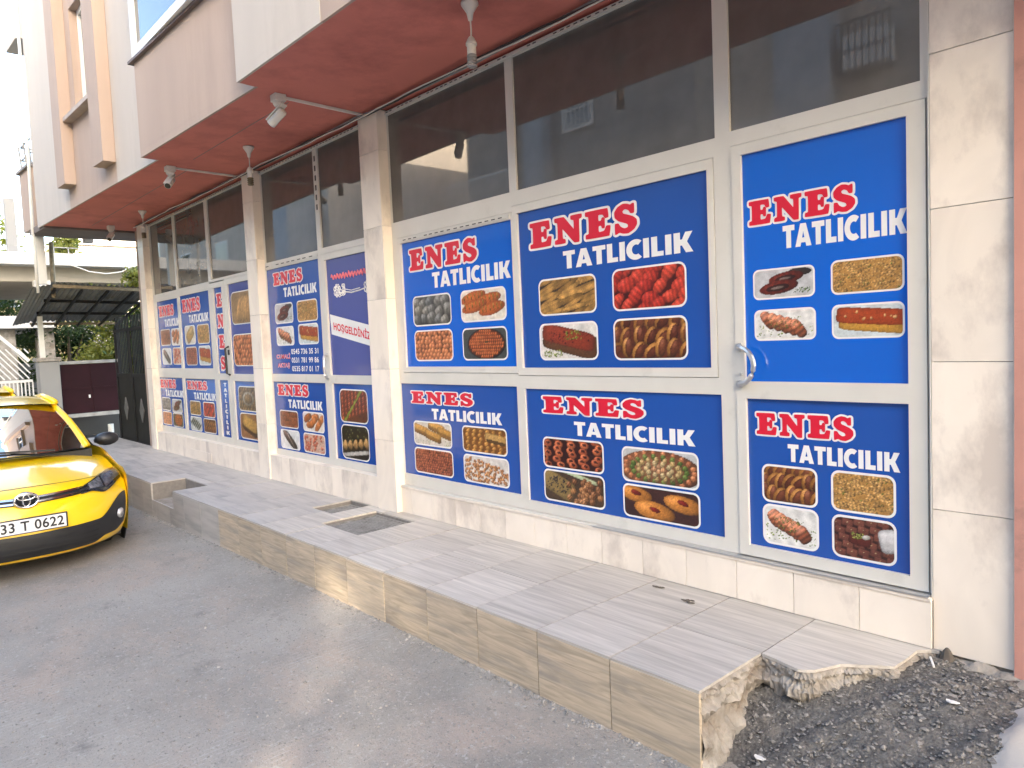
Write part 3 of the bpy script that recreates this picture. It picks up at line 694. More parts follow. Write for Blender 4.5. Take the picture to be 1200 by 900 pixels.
def specks(r,a,n,c=(120,140,40),x0=0,x1=None,y0=0,y1=1,s=.02):
    return [(r.uniform(x0,x1 or a),r.uniform(y0,y1),s*r.uniform(.6,1.6),s*r.uniform(.5,1.2),r.uniform(0,3),jit(r,c,30)) for _ in range(n)]
def food(kind,a,seed):
    r=random.Random(seed); I=[]; bg=(60,35,25)
    def packed(c,rad,sx=1.0,sy=.9,n=2,rib=0,amp=.25,an=None,k=20,sq=.86):
        y=1.05; row=0
        while y>-.1:
            x=-.1+(row%2)*rad*sx*.95
            while x<a+.1:
                f_=r.uniform(.85,1.15); I.append((x+r.uniform(-.32,.32)*rad,y+r.uniform(-.3,.3)*rad,rad*sx*f_,rad*sy*f_,(r.uniform(-.4,.4) if an is None else an+r.uniform(-.45,.45)),jit(r,c,k),n,rib,amp)); x+=rad*sx*1.8*r.uniform(.9,1.1)
            y-=rad*sy*1.7*sq; row+=1
    if kind=='balls': bg=(90,40,20); packed((214,128,78),.115,k=16)
    elif kind=='brownballs': bg=(60,22,16); packed((165,84,58),.085,k=22)
    elif kind=='redribbed':
        bg=(70,14,10); packed((214,66,46),.25,1.15,.70,2,14,.16,an=.45,k=22)
    elif kind=='ovals':
        bg=(232,222,205); 
        for x,y in ((.28*a,.78),(.62*a,.66),(.30*a,.48),(.70*a,.36)): I.append((x,y,.30*a,.21,.18,jit(r,(222,112,52)),2,0)); I+= [(x+(k-2.5)*.085*a,y+.04+(k-2.5)*.02,.012*a,.13,.2,(150,120,40),2) for k in range(6)]
    elif kind=='rolls':
        bg=(45,30,22)
        for k in range(9): 
            y=1.05-k*.13
            for j in range(3): I.append((a*(.10+.36*j)+.05*k+r.uniform(-.06,.06),y+.12*j-.12+r.uniform(-.04,.04),.25*a,.085*r.uniform(.8,1.2),.30+r.uniform(-.15,.15),jit(r,(200,150,78),40),2,7,.12))
    elif kind=='slab':
        bg=(226,220,212); I.append((.54*a,.46,.50*a,.34,-.20,(104,66,38),7,40,.10)); I.append((.50*a,.62,.47*a,.27,-.20,(150,58,34),6,14,.12)); I+=specks(r,a,40,(120,30,20),.1*a,.9*a,.45,.8,.03)
        I+=specks(r,a,60,(128,146,48),.45*a,.75*a,.55,.8,.022)+specks(r,a,70,(140,156,60),.05*a,.40*a,.05,.24,.02)
    elif kind=='orangeslab':
        bg=(205,214,214); I.append((.58*a,.42,.50*a,.28,-.10,(206,152,62),7)); I.append((.56*a,.64,.52*a,.26,-.08,(172,70,32),7,7,.18)); I+=specks(r,a,7,(226,176,112),.15*a,.9*a,.5,.8,.05)
    elif kind=='crescent':
        bg=(95,45,28)
        for k in range(21):
            x=a*(.02+.165*(k%7))+r.uniform(-.07,.07); y=.95-.36*(k//7)+r.uniform(-.06,.06); an=r.uniform(.5,1.6); c=jit(r,(190,128,58))
            I.append((x,y,.27,.165,an,c)); I.append((x+.05*math.sin(an),y-.05*math.cos(an),.24,.12,an,jit(r,(118,60,36))))
    elif kind=='rings':
        bg=(48,16,12)
        for row in range(6):
            for k in range(5): x=a*(.02+.22*k)+.12*(row%2)+r.uniform(-.05,.05); y=1.02-.19*row+r.uniform(-.04,.04); I.append((x,y,.20,.125,-.12,jit(r,(216,112,66)))); I.append((x,y+.03,.10,.05,-.12,(74,26,18)))
    elif kind=='donut':
        bg=(62,34,30)
        for x,y,s in ((.16,.74,.30),(.80,.62,.32),(.42,.26,.36)): I.append((x*a,y,s*a*.78,s*.86,-.12,(232,148,62))); I.append((x*a+.02,y+.05,.075*a,.085,-.2,(140,28,20)))
    elif kind=='shelltray':
        bg=(190,190,186); I.append((.5*a,.42,.56*a,.60,0,(150,92,60))); 
        for ring,(rx,ry,n,c) in enumerate(((.47,.50,22,(214,132,84)),(.37,.39,18,(96,120,48)),(.28,.29,15,(196,164,104)),(.17,.18,10,(206,182,130)),(.06,.07,4,(206,150,104)))):
            for k in range(n): q=6.283*k/n; I.append((.5*a+rx*a*math.cos(q),.42+ry*math.sin(q),.105,.085,q,jit(r,c,24),2,9,.15))
    elif kind=='mixtray':
        bg=(70,52,36); I.append((.22*a,.55,.30*a,.36,-.35,(148,122,70),6)); I+=specks(r,a,60,(50,40,44),.02*a,.4*a,.3,.85,.035); I.append((.6*a,.93,.35*a,.07,-.2,(206,216,170),4))
        for k in range(34): I.append((a*r.uniform(.42,1.0),.78-.024*k+r.uniform(-.03,.03),.135,.11,r.uniform(-1,1),jit(r,(150,98,56),34),2,10,.3))
    elif kind=='cubes': 
        bg=(50,48,46); packed((118,116,110),.24,1,.85,3.0,9,.10,an=.35,k=20)
    elif kind=='roundtray':
        bg=(70,74,72); I.append((.54*a,.50,.44*a,.52,0,(40,30,28))); I.append((.54*a,.50,.415*a,.485,0,(120,50,26)))
        for i in range(-9,10):
            for j in range(-4,5):
                x=i*.105+j*.03; y=j*.105
                if (x/(.385*a))**2+(y/.45)**2<1: I.append((.54*a+x,.50+y,.062,.042,.9,jit(r,(214,112,58),20),2,8,.15))
        I.append((.55*a,.55,.11,.03,.12,(60,70,30)))
    elif kind=='baklava':
        bg=(120,70,30)
        for i in range(8):
            for j in range(7): I.append((a*(-.05+.15*i)+.08*(j%2),1.02-.165*j,.125,.085,.35,jit(r,(204,142,66),28),3.0,0)); 
        I.append((.76*a,.62,.24*a,.17,-.1,(208,162,92),5)); I.append((.78*a,.46,.22*a,.07,-.1,(92,62,34),5))
    elif kind=='pieces':
        bg=(214,204,190)
        for x,y in ((.62,.86),(.20,.70),(.86,.62),(.52,.46)): I.append((x*a,y-.08,.23*a,.20,-.2,(150,104,54),4,14,.18)); I.append((x*a,y+.03,.22*a,.13,-.2,jit(r,(222,164,84)),4))
        I+=specks(r,a,60,(150,158,80),0,a,.0,.25,.018)
    elif kind=='smallpieces':
        bg=(222,214,204)
        for k in range(130):
            x=r.uniform(0,1); y=(1-k/130)*(.98-.35*x); I.append((x*a,y,.085,.06,r.uniform(-.5,.5),jit(r,(196,132,78),30),2.4,9,.15))
    elif kind=='crumb':
        bg=(178,132,70)
        for k in range(150): I.append((r.uniform(0,a),1-k/150,.10,.04,r.uniform(-.4,.5),jit(r,(206,158,92),35),2,6,.2))
        I+=specks(r,a,30,(122,132,48),0,a,0,1,.022)
    elif kind=='rollsplate':
        bg=(228,226,220); I+=specks(r,a,60,(140,160,70),.02*a,.98*a,.08,.5,.022)
        for k in range(5): I.append((a*(.22+.13*k),.68-.085*k,.17*a,.20,-.9,jit(r,(170,98,66)),3,12,.22))
        I+=specks(r,a,70,(96,118,40),.2*a,.8*a,.35,.75,.018)
    elif kind=='brownroll':
        bg=(196,196,196); I.append((.78*a,.86,.2*a,.14,0,(60,50,46)))
        for x,y,s in ((.55,.68,.30),(.42,.36,.34)): I.append((x*a,y,s*a,s*.72,.12,(122,44,30),2,18,.10)); I.append((x*a-.03,y-.02,s*a*.6,s*.36,.12,(60,26,22))); I.append((x*a-.04,y-.02,s*a*.34,s*.15,.12,(150,130,120)))
        I+=specks(r,a,50,(80,110,40),.68*a,.95*a,.12,.3,.02)
    elif kind=='choc':
        bg=(52,26,22)
        for i in range(7):
            for j in range(7): x=a*(-.1+.2*i)+.10*j; y=1.0-.18*j+.03*i; I.append((x-.2,y,.140,.090,-.16,jit(r,(116,66,54),10),8)); I.append((x-.2,y+.01,.022,.016,.4,(196,166,124)))
        I.append((.92*a,.55,.16*a,.3,.2,(218,216,214),4)); I.append((.44*a,.46,.19*a,.14,-.1,(96,40,32),4)); I+=specks(r,a,40,(150,156,70),.3*a,.5*a,.5,.65,.02); I.append((.55*a,.56,.07*a,.06,.2,(226,222,210)))
    elif kind=='wedge':
        bg=(222,222,220); I.append((.5*a,.48,.42*a,.26,-.55,(52,34,32),3)); I.append((.44*a,.60,.34*a,.12,-.55,(92,62,54),3)); I.append((.55*a,.42,.30*a,.03,-.75,(190,178,168),3))
    elif kind=='ribrows':
        bg=(96,50,26)
        I.append((.5*a,.55,.75*a,.05,.74,(140,150,50),6))
        for i in range(9):
            for j in range(9): 
                x=a*(-.05+.13*i); y=1.05-.13*j+.05*i
                if abs((y-.55)-(x-.5*a)*.9)>.07: I.append((x,y,.085,.055,1.0,jit(r,(168,76,42),22),3,9,.25))
    elif kind=='blackrow':
        bg=(24,20,16); I+=specks(r,a,30,(90,96,50),.0,a,.55,.95,.03); I.append((.5*a,.16,.52*a,.06,.12,(200,196,186),5))
        for k in range(5): I.append((a*(.12+.2*k),.38+.03*k,.105*a,.17,.1,jit(r,(206,158,96)),1.3,6,.1)); 
    elif kind=='darkrolls':
        bg=(200,202,198)
        for k in range(6): I.append((a*(.16+.13*k),.72-.09*k,.20*a,.10,.55,jit(r,(62,66,48),14),3,14,.25))
    elif kind=='fan':
        bg=(150,120,80)
        for k in range(9): I.append((a*(.30+.085*k),.44+.02*(k%3),.05*a,.42,-.5+.1*k,jit(r,(206,160,100),22),4,0))
    elif kind=='cup':
        bg=(80,66,50); packed((128,100,64),.15,1,.8,2,8,.3); I.append((.5*a,.5,.30*a,.30,0,(206,196,176))); I.append((.5*a,.5,.22*a,.22,0,(150,118,74),2,16,.2))
    elif kind=='sandwich':
        bg=(150,104,66); I.append((.5*a,.44,.40*a,.26,-.25,(86,52,30),5)); I.append((.5*a,.60,.38*a,.26,-.25,(204,158,84),5,20,.1))
    elif kind=='orangewhite':
        bg=(226,218,208)
        for x,y in ((.22,.72),(.60,.76),(.88,.60),(.34,.34),(.72,.30),(.5,.52)): I.append((x*a,y,.20*a,.21,r.uniform(0,1),jit(r,(202,120,66)),2.6,7,.1))
    elif kind=='tanwhite':
        bg=(220,212,198); I.append((.5*a,.52,.40*a,.36,.5,(196,156,92),4,14,.15)); I.append((.62*a,.68,.2*a,.16,.4,(220,186,120),3))
    elif kind=='redballs':
        bg=(206,170,150)
        for k in range(40): I.append((a*r.uniform(.05,.95),.95-k*.024,.105,.085,0,jit(r,(206,92,58),22)))
    elif kind=='squares': bg=(70,34,22); packed((150,84,54),.15,1.05,.95,5,0,an=.05,k=14,sq=1.08)
    return bg,I
NPIC=[0]
def picture(parent,rect,kind,res,y):
    NPIC[0]+=1; x0,x1,z0,z1=rect; W_,H_=x1-x0,z1-z0; bw=min(.011,H_*.055); rad=min(W_,H_)*.20
    pf=MB().poly(rrect(x0,x1,z0,z1,rad,y)).emit('photo_border',INKW,parent)
    nx=res; ny=max(14,int(res*H_/W_*1.15)); a=W_/H_*1.0
    iw,ih=W_-2*bw,H_-2*bw; r_=rad-bw*.8; cx,cz=(x0+x1)/2,(z0+z1)/2
    b=MB(); P=[]
    for i in range(nx+1):
        for j in range(ny+1):
            v=(j/ny-.5)*ih; dd=ih/2-abs(v); wd=iw/2-(r_-math.sqrt(max(0,r_*r_-(r_-dd)**2)) if dd<r_ else 0); u=(i/nx*2-1)*wd
            b.v.append((cx+u,y-.0006,cz+v)); P.append(((u+iw/2)/ih,(v+ih/2)/ih))
    for i in range(nx):
        for j in range(ny): q=i*(ny+1)+j; b.f.append((q,q+ny+1,q+ny+2,q+1))
    o=b.emit('food_photo',FOOD,pf); P=np.array(P); bg,I=food(kind,iw/ih,NPIC[0]*13+5)
    C=s2l(paint(P,bg,I,NPIC[0]*7))*.88
    at=o.data.color_attributes.new('Col','FLOAT_COLOR','POINT'); at.data.foreach_set('color',np.concatenate([C,np.ones((len(C),1))],1).astype(np.float32).ravel())
    return o
PY=0.0015
def sign(key,label,E=None,T=None,pics=(),res=48,matl=None):
    x0,x1,z0,z1=PAN[key]
    s=thing('shop_sign',label,'sign',((x0+x1)/2,PY+.004,z0),'blue sweet shop signs on the shopfront')
    MB().box(x0-.006,x1+.006,PY,PY+.004,z0-.006,z1+.006).emit('vinyl_sheet',matl or BLUE,s)
    if E:
        outline_mesh(MB(),'ENES',E[0]+.008,E[1]-.008,E[2]+.006,E[3]-.006,PY-.0008,8.0,10).emit('lettering_outline',INKW,s)
        word_mesh(MB(),'ENES',E[0]+.008,E[1]-.008,E[2]+.006,E[3]-.006,PY-.0024,gap=10).emit('lettering',INKR,s)
    if T: word_mesh(MB(),'TATLICILIK',*T,PY-.0008,gap=3).emit('lettering',INKW,s)
    for rect,kd in pics: picture(s,rect,kd,res,PY-.0008)
    return s
sign('UB','wide upper blue sign left of the right glass door, red ribbed sweets top right',(-3.521,-2.613,1.985,2.163),(-3.223,-2.263,1.833,1.943),
 [((-3.454,-2.955,1.545,1.783),'rolls'),((-2.829,-2.308,1.541,1.789),'redribbed'),((-3.462,-2.954,1.255,1.495),'slab'),((-2.831,-2.31,1.251,1.496),'crescent')],76)
sign('LB','wide lower blue sign left of the right glass door, cherry biscuits bottom right',(-3.463,-2.609,.903,1.024),(-3.183,-2.283,.774,.863),
 [((-3.472,-2.942,.545,.749),'rings'),((-2.8,-2.263,.528,.738),'shelltray'),((-3.474,-2.941,.322,.534),'mixtray'),((-2.799,-2.26,.315,.515),'donut')],76)
sign('UL','bright upper blue sign right of the middle pillar, orange balls bottom left',(-4.923,-4.052,1.976,2.153),(-4.624,-3.721,1.825,1.943),
 [((-4.901,-4.401,1.536,1.777),'cubes'),((-4.282,-3.777,1.54,1.775),'ovals'),((-4.9,-4.399,1.259,1.504),'balls'),((-4.281,-3.781,1.26,1.498),'roundtray')],64,BLUEB)
sign('LL','lower blue sign right of the middle pillar, brown balls bottom left',(-4.993,-4.177,.913,1.021),(-4.717,-3.878,.797,.882),
 [((-4.978,-4.469,.578,.776),'pieces'),((-4.338,-3.831,.574,.773),'baklava'),((-4.982,-4.466,.349,.559),'brownballs'),((-4.337,-3.821,.347,.558),'smallpieces')],60)
sign('DU','tall bright blue sign on the upper half of the right glass door',(-1.937,-1.394,1.913,2.044),(-1.754,-1.192,1.786,1.894),
 [((-1.915,-1.598,1.546,1.696),'brownroll'),((-1.522,-1.203,1.544,1.702),'crumb'),((-1.913,-1.596,1.342,1.496),'rollsplate'),((-1.521,-1.203,1.34,1.498),'orangeslab')],72,BLUEB)
sign('DL','blue sign on the lower half of the right glass door, chocolate squares bottom right',(-1.921,-1.417,.863,.985),(-1.75,-1.23,.743,.83),
 [((-1.89,-1.602,.527,.721),'crescent'),((-1.537,-1.247,.531,.725),'crumb'),((-1.89,-1.599,.313,.518),'rollsplate'),((-1.536,-1.246,.312,.516),'choc')],72)
s=sign('B2UL','blue sign with three phone numbers on the upper pane of the middle bay',(-7.448,-6.767,2.067,2.205),(-7.219,-6.499,1.938,2.033),
 [((-7.451,-7.031,1.668,1.88),'brownroll'),((-6.939,-6.507,1.665,1.88),'crumb'),((-7.45,-7.038,1.437,1.637),'rollsplate'),((-6.94,-6.514,1.438,1.645),'orangeslab')],40)
for q,zz in (('0545 736 35 31',(1.345,1.400)),('0531 781 99 86',(1.257,1.312)),('0535 817 01 17',(1.169,1.224))): text_mesh(MB(),q,-7.125,-6.54,*zz,PY-.0008,.022).emit('phone_number',INKW,s)['kind']='stuff'
for q,bx in (('CUMALİ',(-7.48,-7.155,1.299,1.362)),('AKTAŞ',(-7.46,-7.175,1.195,1.260))):
    text_mesh(MB(),q,*bx,PY-.0008,.06).emit('lettering_outline',INKW,s); text_mesh(MB(),q,*bx,PY-.0016,.012).emit('lettering',INKR,s)
s=sign('B2DU','dull blue sign with a slanted white welcome banner on the middle door',None,None,[],40,BLUEC)
ban=MB().poly([(-6.254,PY-.0008,1.522),(-5.506,PY-.0008,1.385),(-5.506,PY-.0008,1.567),(-6.267,PY-.0008,1.71)]).emit('welcome_banner',INKW,s)
text_mesh(MB(),'HOŞGELDİNİZ',-6.21,-5.56,1.545,1.655,PY-.0016,.035,0,-.115).emit('lettering',INKR,ban)
def scribble(x0,x1,z,h,seed,n=60):
    r=random.Random(seed); return [(x0+(x1-x0)*i/n,PY-.001,z+h*math.sin(i*1.35)*r.uniform(.5,1.1)) for i in range(n+1)]
MB().tube([(p[0],PY-.001,p[2]) for p in scribble(-6.20,-5.53,2.05,.028,3)],.009,4).emit('script_lettering',INKP,s)
b=MB(); r_=random.Random(8)
for k in range(26):
    cx=r_.uniform(-6.16,-5.97); cz=1.92+r_.uniform(-.045,.05); rad=r_.uniform(.012,.024); b.tube([(cx+rad*math.cos(i*.7854),PY-.001-.0003*k*.1,cz+rad*math.sin(i*.7854)) for i in range(8)],.004,4,True)
b.tube([(-5.97,PY-.001,1.90),(-5.85,PY-.001,1.885),(-5.70,PY-.001,1.895),(-5.60,PY-.001,1.91)],.006,4); b.tube([(-5.97,PY-.001,1.925),(-5.85,PY-.001,1.905),(-5.70,PY-.001,1.915)],.004,4)
for a in range(5): b.tube([(-5.585+.028*math.cos(a*1.257)+.018*math.cos(i),PY-.0012,1.915+.035*math.sin(a*1.257)+.022*math.sin(i)) for i in range(6)],.006,4,True)
b.emit('floral_emblem',INKW,s)
sign('B2LL','blue sign on the lower pane of the middle bay, left of the middle door',(-7.504,-6.784,.909,1.034),(-7.266,-6.523,.785,.873),
 [((-7.49,-7.06,.569,.756),'squares'),((-6.953,-6.506,.561,.763),'orangewhite'),((-7.496,-7.05,.345,.550),'wedge'),((-6.963,-6.507,.345,.545),'redballs')],40)
sign('B2DL','blue sign with two large food photos on the lower half of the middle door',None,None,[((-6.176,-5.677,.696,1.008),'ribrows'),((-6.177,-5.685,.355,.679),'blackrow')],44)
sign('B1U1','leftmost blue sign of the upper row, beside the end pillar',(-11.301,-10.654,1.936,2.092),(-11.086,-10.475,1.788,1.894),
 [((-11.302,-10.869,1.523,1.755),'squares'),((-10.84,-10.48,1.516,1.752),'orangewhite'),((-11.291,-10.881,1.25,1.484),'wedge'),((-10.825,-10.475,1.249,1.487),'redballs')],28)
sign('B1U2','second blue sign of the upper row from the left end pillar',(-10.315,-9.631,1.944,2.12),(-10.082,-9.38,1.799,1.905),
 [((-10.277,-9.879,1.515,1.768),'tanwhite'),((-9.806,-9.381,1.513,1.764),'crumb'),((-10.284,-9.866,1.237,1.485),'brownballs'),((-9.802,-9.38,1.236,1.489),'orangeslab')],28)
s=sign('B1U3','narrow blue strip with red letters stacked downwards on the left double door')
ol=MB(); lt=MB()
for c,bx in (('E',(-9.07,-8.90,1.95,2.105)),('N',(-9.075,-8.89,1.70,1.855)),('E',(-9.07,-8.90,1.445,1.603)),('S',(-9.06,-8.91,1.185,1.34))):
    outline_mesh(ol,c,*bx,PY-.0008,9.0,4,4.0); word_mesh(lt,c,*bx,PY-.0016)
ol.emit('lettering_outline',INKW,s); lt.emit('lettering',INKR,s)
sign('B1U4','upper blue sign with two large food photos on the left double door',None,None,[((-8.624,-7.99,1.709,2.09),'fan'),((-8.638,-7.97,1.225,1.598),'balls')],36,BLUEC)
sign('B1L1','leftmost blue sign of the lower row, beside the end pillar',(-11.475,-10.782,.909,1.039),(-11.273,-10.513,.792,.886),
 [((-11.46,-11.076,.584,.774),'cubes'),((-11.008,-10.596,.565,.763),'brownroll'),((-11.459,-11.066,.373,.568),'balls'),((-11.008,-10.586,.365,.563),'roundtray')],28)
sign('B1L2','second blue sign of the lower row from the left end pillar',(-10.33,-9.576,.91,1.031),(-10.094,-9.307,.784,.876),
 [((-10.271,-9.867,.571,.765),'rolls'),((-9.775,-9.365,.563,.763),'redribbed'),((-10.284,-9.866,.358,.551),'darkrolls'),((-9.793,-9.361,.358,.547),'crescent')],28)
s=sign('B1L3','narrow blue strip with white letters stacked downwards on the left double door')
b=MB()
for i,c in enumerate('TATLICILIK'):
    zt=1.02-i*.066; wd=.05*GL[c][0]/90; word_mesh(b,c,-8.98-wd,-8.98+wd,zt-.046,zt,PY-.0008)
b.emit('lettering',INKW,s)
sign('B1L4','lower blue sign with two large food photos on the left double door',None,None,[((-8.585,-8.02,.698,.991),'cup'),((-8.579,-8.01,.37,.678),'sandwich')],36)

# ================================================================ FITTINGS UNDER THE SOFFIT
def security_camera(loc,aim,label,cond=None,dome=False):
    x,y,z=loc; t=thing('security_camera',label,'security camera',(x,y,z-.2),'security cameras under the soffit')
    MB().box(x-.045,x+.045,y-.045,y+.045,z-.055,z-.001).emit('junction_box',PLAST,t,bevel=.006)
    d=Vector(aim).normalized(); j=Vector((x,y,z-.11)); 
    MB().lathe([(.03,-.09),(.042,-.07),(.042,-.056)],(x,y,z),12).tube([(x,y,z-.08),(x,y,z-.12),tuple(j+d*.02)],.014,8).emit('bracket',PLAST,t,smooth=False)
    a=j-d*.05+Vector((0,0,-.04)); c=a+d*.15
    MB().tube([a,a+d*.01,c-d*.01,c],[.028,.034,.034,.034],14).emit('body',PLAST,t,smooth=True)
    MB().tube([c-d*.002,c+d*.004],[.030,.028],14).emit('lens',BLACKP,t)
    up_=Vector((0,0,1)); sd_=d.cross(up_).normalized(); 
    MB().bar(a+up_*.038-d*.01,c+up_*.038+d*.02,.07,.008).emit('sun_shield',PLAST,t)
    if cond: MB().bar((cond[0],cond[1],z-.011),(cond[2],cond[3],z-.011),.022,.018).emit('conduit',PLAST,t)
    return t
security_camera((-5.28,-.86,SZ),(-.75,-.35,-.55),'white security camera with long conduit in front of the middle marble pillar',(-5.29,-.81,-5.33,-.06))
security_camera((-7.90,-.82,SZ),(.55,-.5,-.6),'white security camera with long conduit in front of the left marble pillar',(-7.91,-.77,-7.95,-.06))
security_camera((-11.9,-.40,SZ),(.6,-.45,-.6),'small security camera at the far end of the soffit')
def bulb_holder(loc,label,n=0):
    x,y,z=loc; t=thing('pendant_bulb',label,'lamp holder',(x,y,z-.32),'bare lamp holders hanging from the soffit')
    MB().lathe([(.012,-.10),(.02,-.06),(.05,-.015),(.05,-.001)],(x,y,z),14).emit('rose',PLAST,t,smooth=True)
    MB().tube([(x,y,z-.09),(x+.004,y,z-.15),(x,y,z-.2)],.005,6).emit('cord',PLAST,t)
    MB().lathe([(.022,-.29),(.026,-.285),(.026,-.24),(.032,-.238),(.032,-.225),(.02,-.20),(.012,-.19)],(x,y,z),14).emit('socket',PLAST,t,smooth=False)
    b=MB()
    for i in range(4): b.lathe([(.024,-.36+.018*i),(.029,-.354+.018*i),(.029,-.349+.018*i),(.024,-.343+.018*i)],(x,y,z),12)
    b.emit('bulb_cap',RUSTB if n else CABLE,t,smooth=False); return t
bulb_holder((-3.25,-.655,SZ),'ribbed white lamp holder hanging nearest the camera, at the top of the picture'); bulb_holder((-6.77,-.47,SZ),'old lamp holder hanging by the left marble pillar',1); bulb_holder((-10.5,-.36,SZ),'old lamp holder hanging near the far end pillar',1)
# cables along the soffit
rr=random.Random(4)
for k,(mt,lb) in enumerate(((CABLE,'grey cable sagging along the soffit edge above the windows'),(CABLEK,'black cable running along the soffit edge above the windows'),(PLAST,'thin pale cable running along the soffit edge above the windows'))):
    pts=[]; x=-11.6
    while x<-1.2: pts.append((x,-.125-.022*k+rr.uniform(-.008,.008),SZ-.015-.012*k-abs(math.sin(x*1.15+k))*.022)); x+=.2
    tag(MB().tube(pts,.008 if k<2 else .005,6).emit('cable',mt,smooth=True),lb,'cable','cables along the soffit edge')
# drain covers in the pavement
def cover(x0,x1,y0,y1,z,label,lines):
    t=thing('drain_cover',label,'drain cover',((x0+x1)/2,(y0+y1)/2,z-.03),'drain covers in the pavement')
    b=MB(); 
    for a,c,d,e in ((x0,x1,y0,y0+.02),(x0,x1,y1-.02,y1),(x0,x0+.02,y0+.02,y1-.02),(x1-.02,x1,y0+.02,y1-.02)): b.box(a,c,d,e,z-.03,z)
    b.emit('rim',STEEL,t); p=MB().box(x0+.024,x1-.024,y0+.024,y1-.024,z-.03,z-.006).emit('plate',STEEL,t)
    b=MB(); n=lines
    for i in range(n): 
        yy=y0+.04+(y1-y0-.08)*i/(n-1); b.box(x0+.04,x1-.04,yy-.004,yy+.004,z-.006,z-.002)
    b.emit('tread_ribs',STEEL,t); return t
cover(-5.315,-4.80,-.66,-.195,-.022,'large sunken metal drain cover in front of the middle pillar',16); cover(-5.91,-5.59,-.45,-.10,-.035,'small sunken metal cover at the foot of the wall, left of the large one',9)
# litter
def litter(name,label,pts,z,matl,th=.004):
    tag(MB().prism(pts,z,z+th).emit(name,matl),label,name.replace('_',' '))
b=MB().tube([(-1.075,-.115,zmound(-1.075,-.115)+.02),(-1.045,-.165,zmound(-1.045,-.165)+.016)],.0045,8); tag(b.emit('cigarette_butt',WHITEP),'white cigarette butt on the asphalt under the right marble pillar','cigarette butt')
b=MB().lathe([(.032,-.02),(.03,.0),(.018,.03),(.006,.045)],(-1.03,-.055,-.02),7); tag(b.emit('stone',mat('dark_stone',(.10,.085,.07),.9,var=.3,scale=20)),'small dark pointed stone against the right pillar base','stone')
for (x,y,s,a,l) in ((-.90,-.42,.026,.5,'pale paper scrap on the asphalt patch nearest the pink wall'),(-1.45,-.86,.028,2.5,'crumpled white scrap in the middle of the asphalt patch')):
    pts=[(x+s*f*math.cos(a+i*1.05),y+s*.5*f*math.sin(a+i*1.05)) for i,f in enumerate((1,.8,1.1,.9,1,.7))]; litter('paper_scrap',l,pts,zmound(x,y)+.012,WHITEP)
for k,(x,y,s) in enumerate(((-2.19,-.245,.05),(-2.42,-.18,.03))):
    b=MB(); r_=random.Random(k)
    for i in range(8):
        q=r_.uniform(0,6.28); d_=r_.uniform(0,s); P=[(x+d_*math.cos(q)+.014*math.cos(j*1.05)*r_.uniform(.5,1.3),y+.6*d_*math.sin(q)+.009*math.sin(j*1.05)*r_.uniform(.5,1.3)) for j in range(6)]
        b.prism(P,.0035+.0002*i,.005+.0003*i)
    tag(b.emit('dried_mud',mat('dried_mud%d'%k,(.12,.10,.08),.9)),('larger dried mud stain on the pavement tiles before the right door' if k==0 else 'smaller dried mud stain on the pavement tiles before the right door'),'mud stain')

# ================================================================ TAXI
ST=np.array([(-.13,.16,.74,.40,0),(-.04,.185,.78,.41,0),(0,.25,.82,.43,0),(.012,.36,.86,.45,0),(.0,.48,.882,.46,0),(-.02,.57,.888,.47,0),(-.05,.64,.888,.485,0),(-.10,.70,.882,.50,.002),(-.17,.745,.876,.50,.012),(-.30,.785,.872,.46,.035),(-.6,.85,.868,.30,.065),(-.9,.90,.868,.15,.085),(-1.2,.935,.868,.06,.10)])
def stn(s):
    s=max(0,min(len(ST)-1.0001,s)); i=int(s); f=s-i; p0=ST[max(i-1,0)]; p1=ST[i]; p2=ST[i+1]; p3=ST[min(i+2,len(ST)-1)]
    return .5*((2*p1)+(-p0+p2)*f+(2*p0-5*p1+4*p2-p3)*f*f+(-p0+3*p1-3*p2+p3)*f**3)
def cs(s,t,off=0.0):
    x,z,hw,sw,cr=stn(s); a=abs(t)
    p=Vector((x-sw*a**2.7,hw*t*(1-.02*a**4),z-cr*a**2.4))
    if off:
        e=.01; du=cs(s+e,t)-cs(s-e,t); dv=cs(s,t+e)-cs(s,t-e); n=dv.cross(du) if False else du.cross(dv)
        if n.length>0:
            n.normalize()
            if n.x<0 and s<9: n=-n
            elif s>=9 and n.z<0: n=-n
            p=p+n*off
    return p
def region(t0,t1,lo,hi,n=24,m_=8,off=.006):
    b=MB(); b.grid(lambda t,k:cs(lo(t)+(hi(t)-lo(t))*k,t,off),list(np.linspace(t0,t1,n)),list(np.linspace(0,1,m_))); return b
def ss(a,b_,x): 
    x=max(0,min(1,(x-a)/(b_-a))); return x*x*(3-2*x)
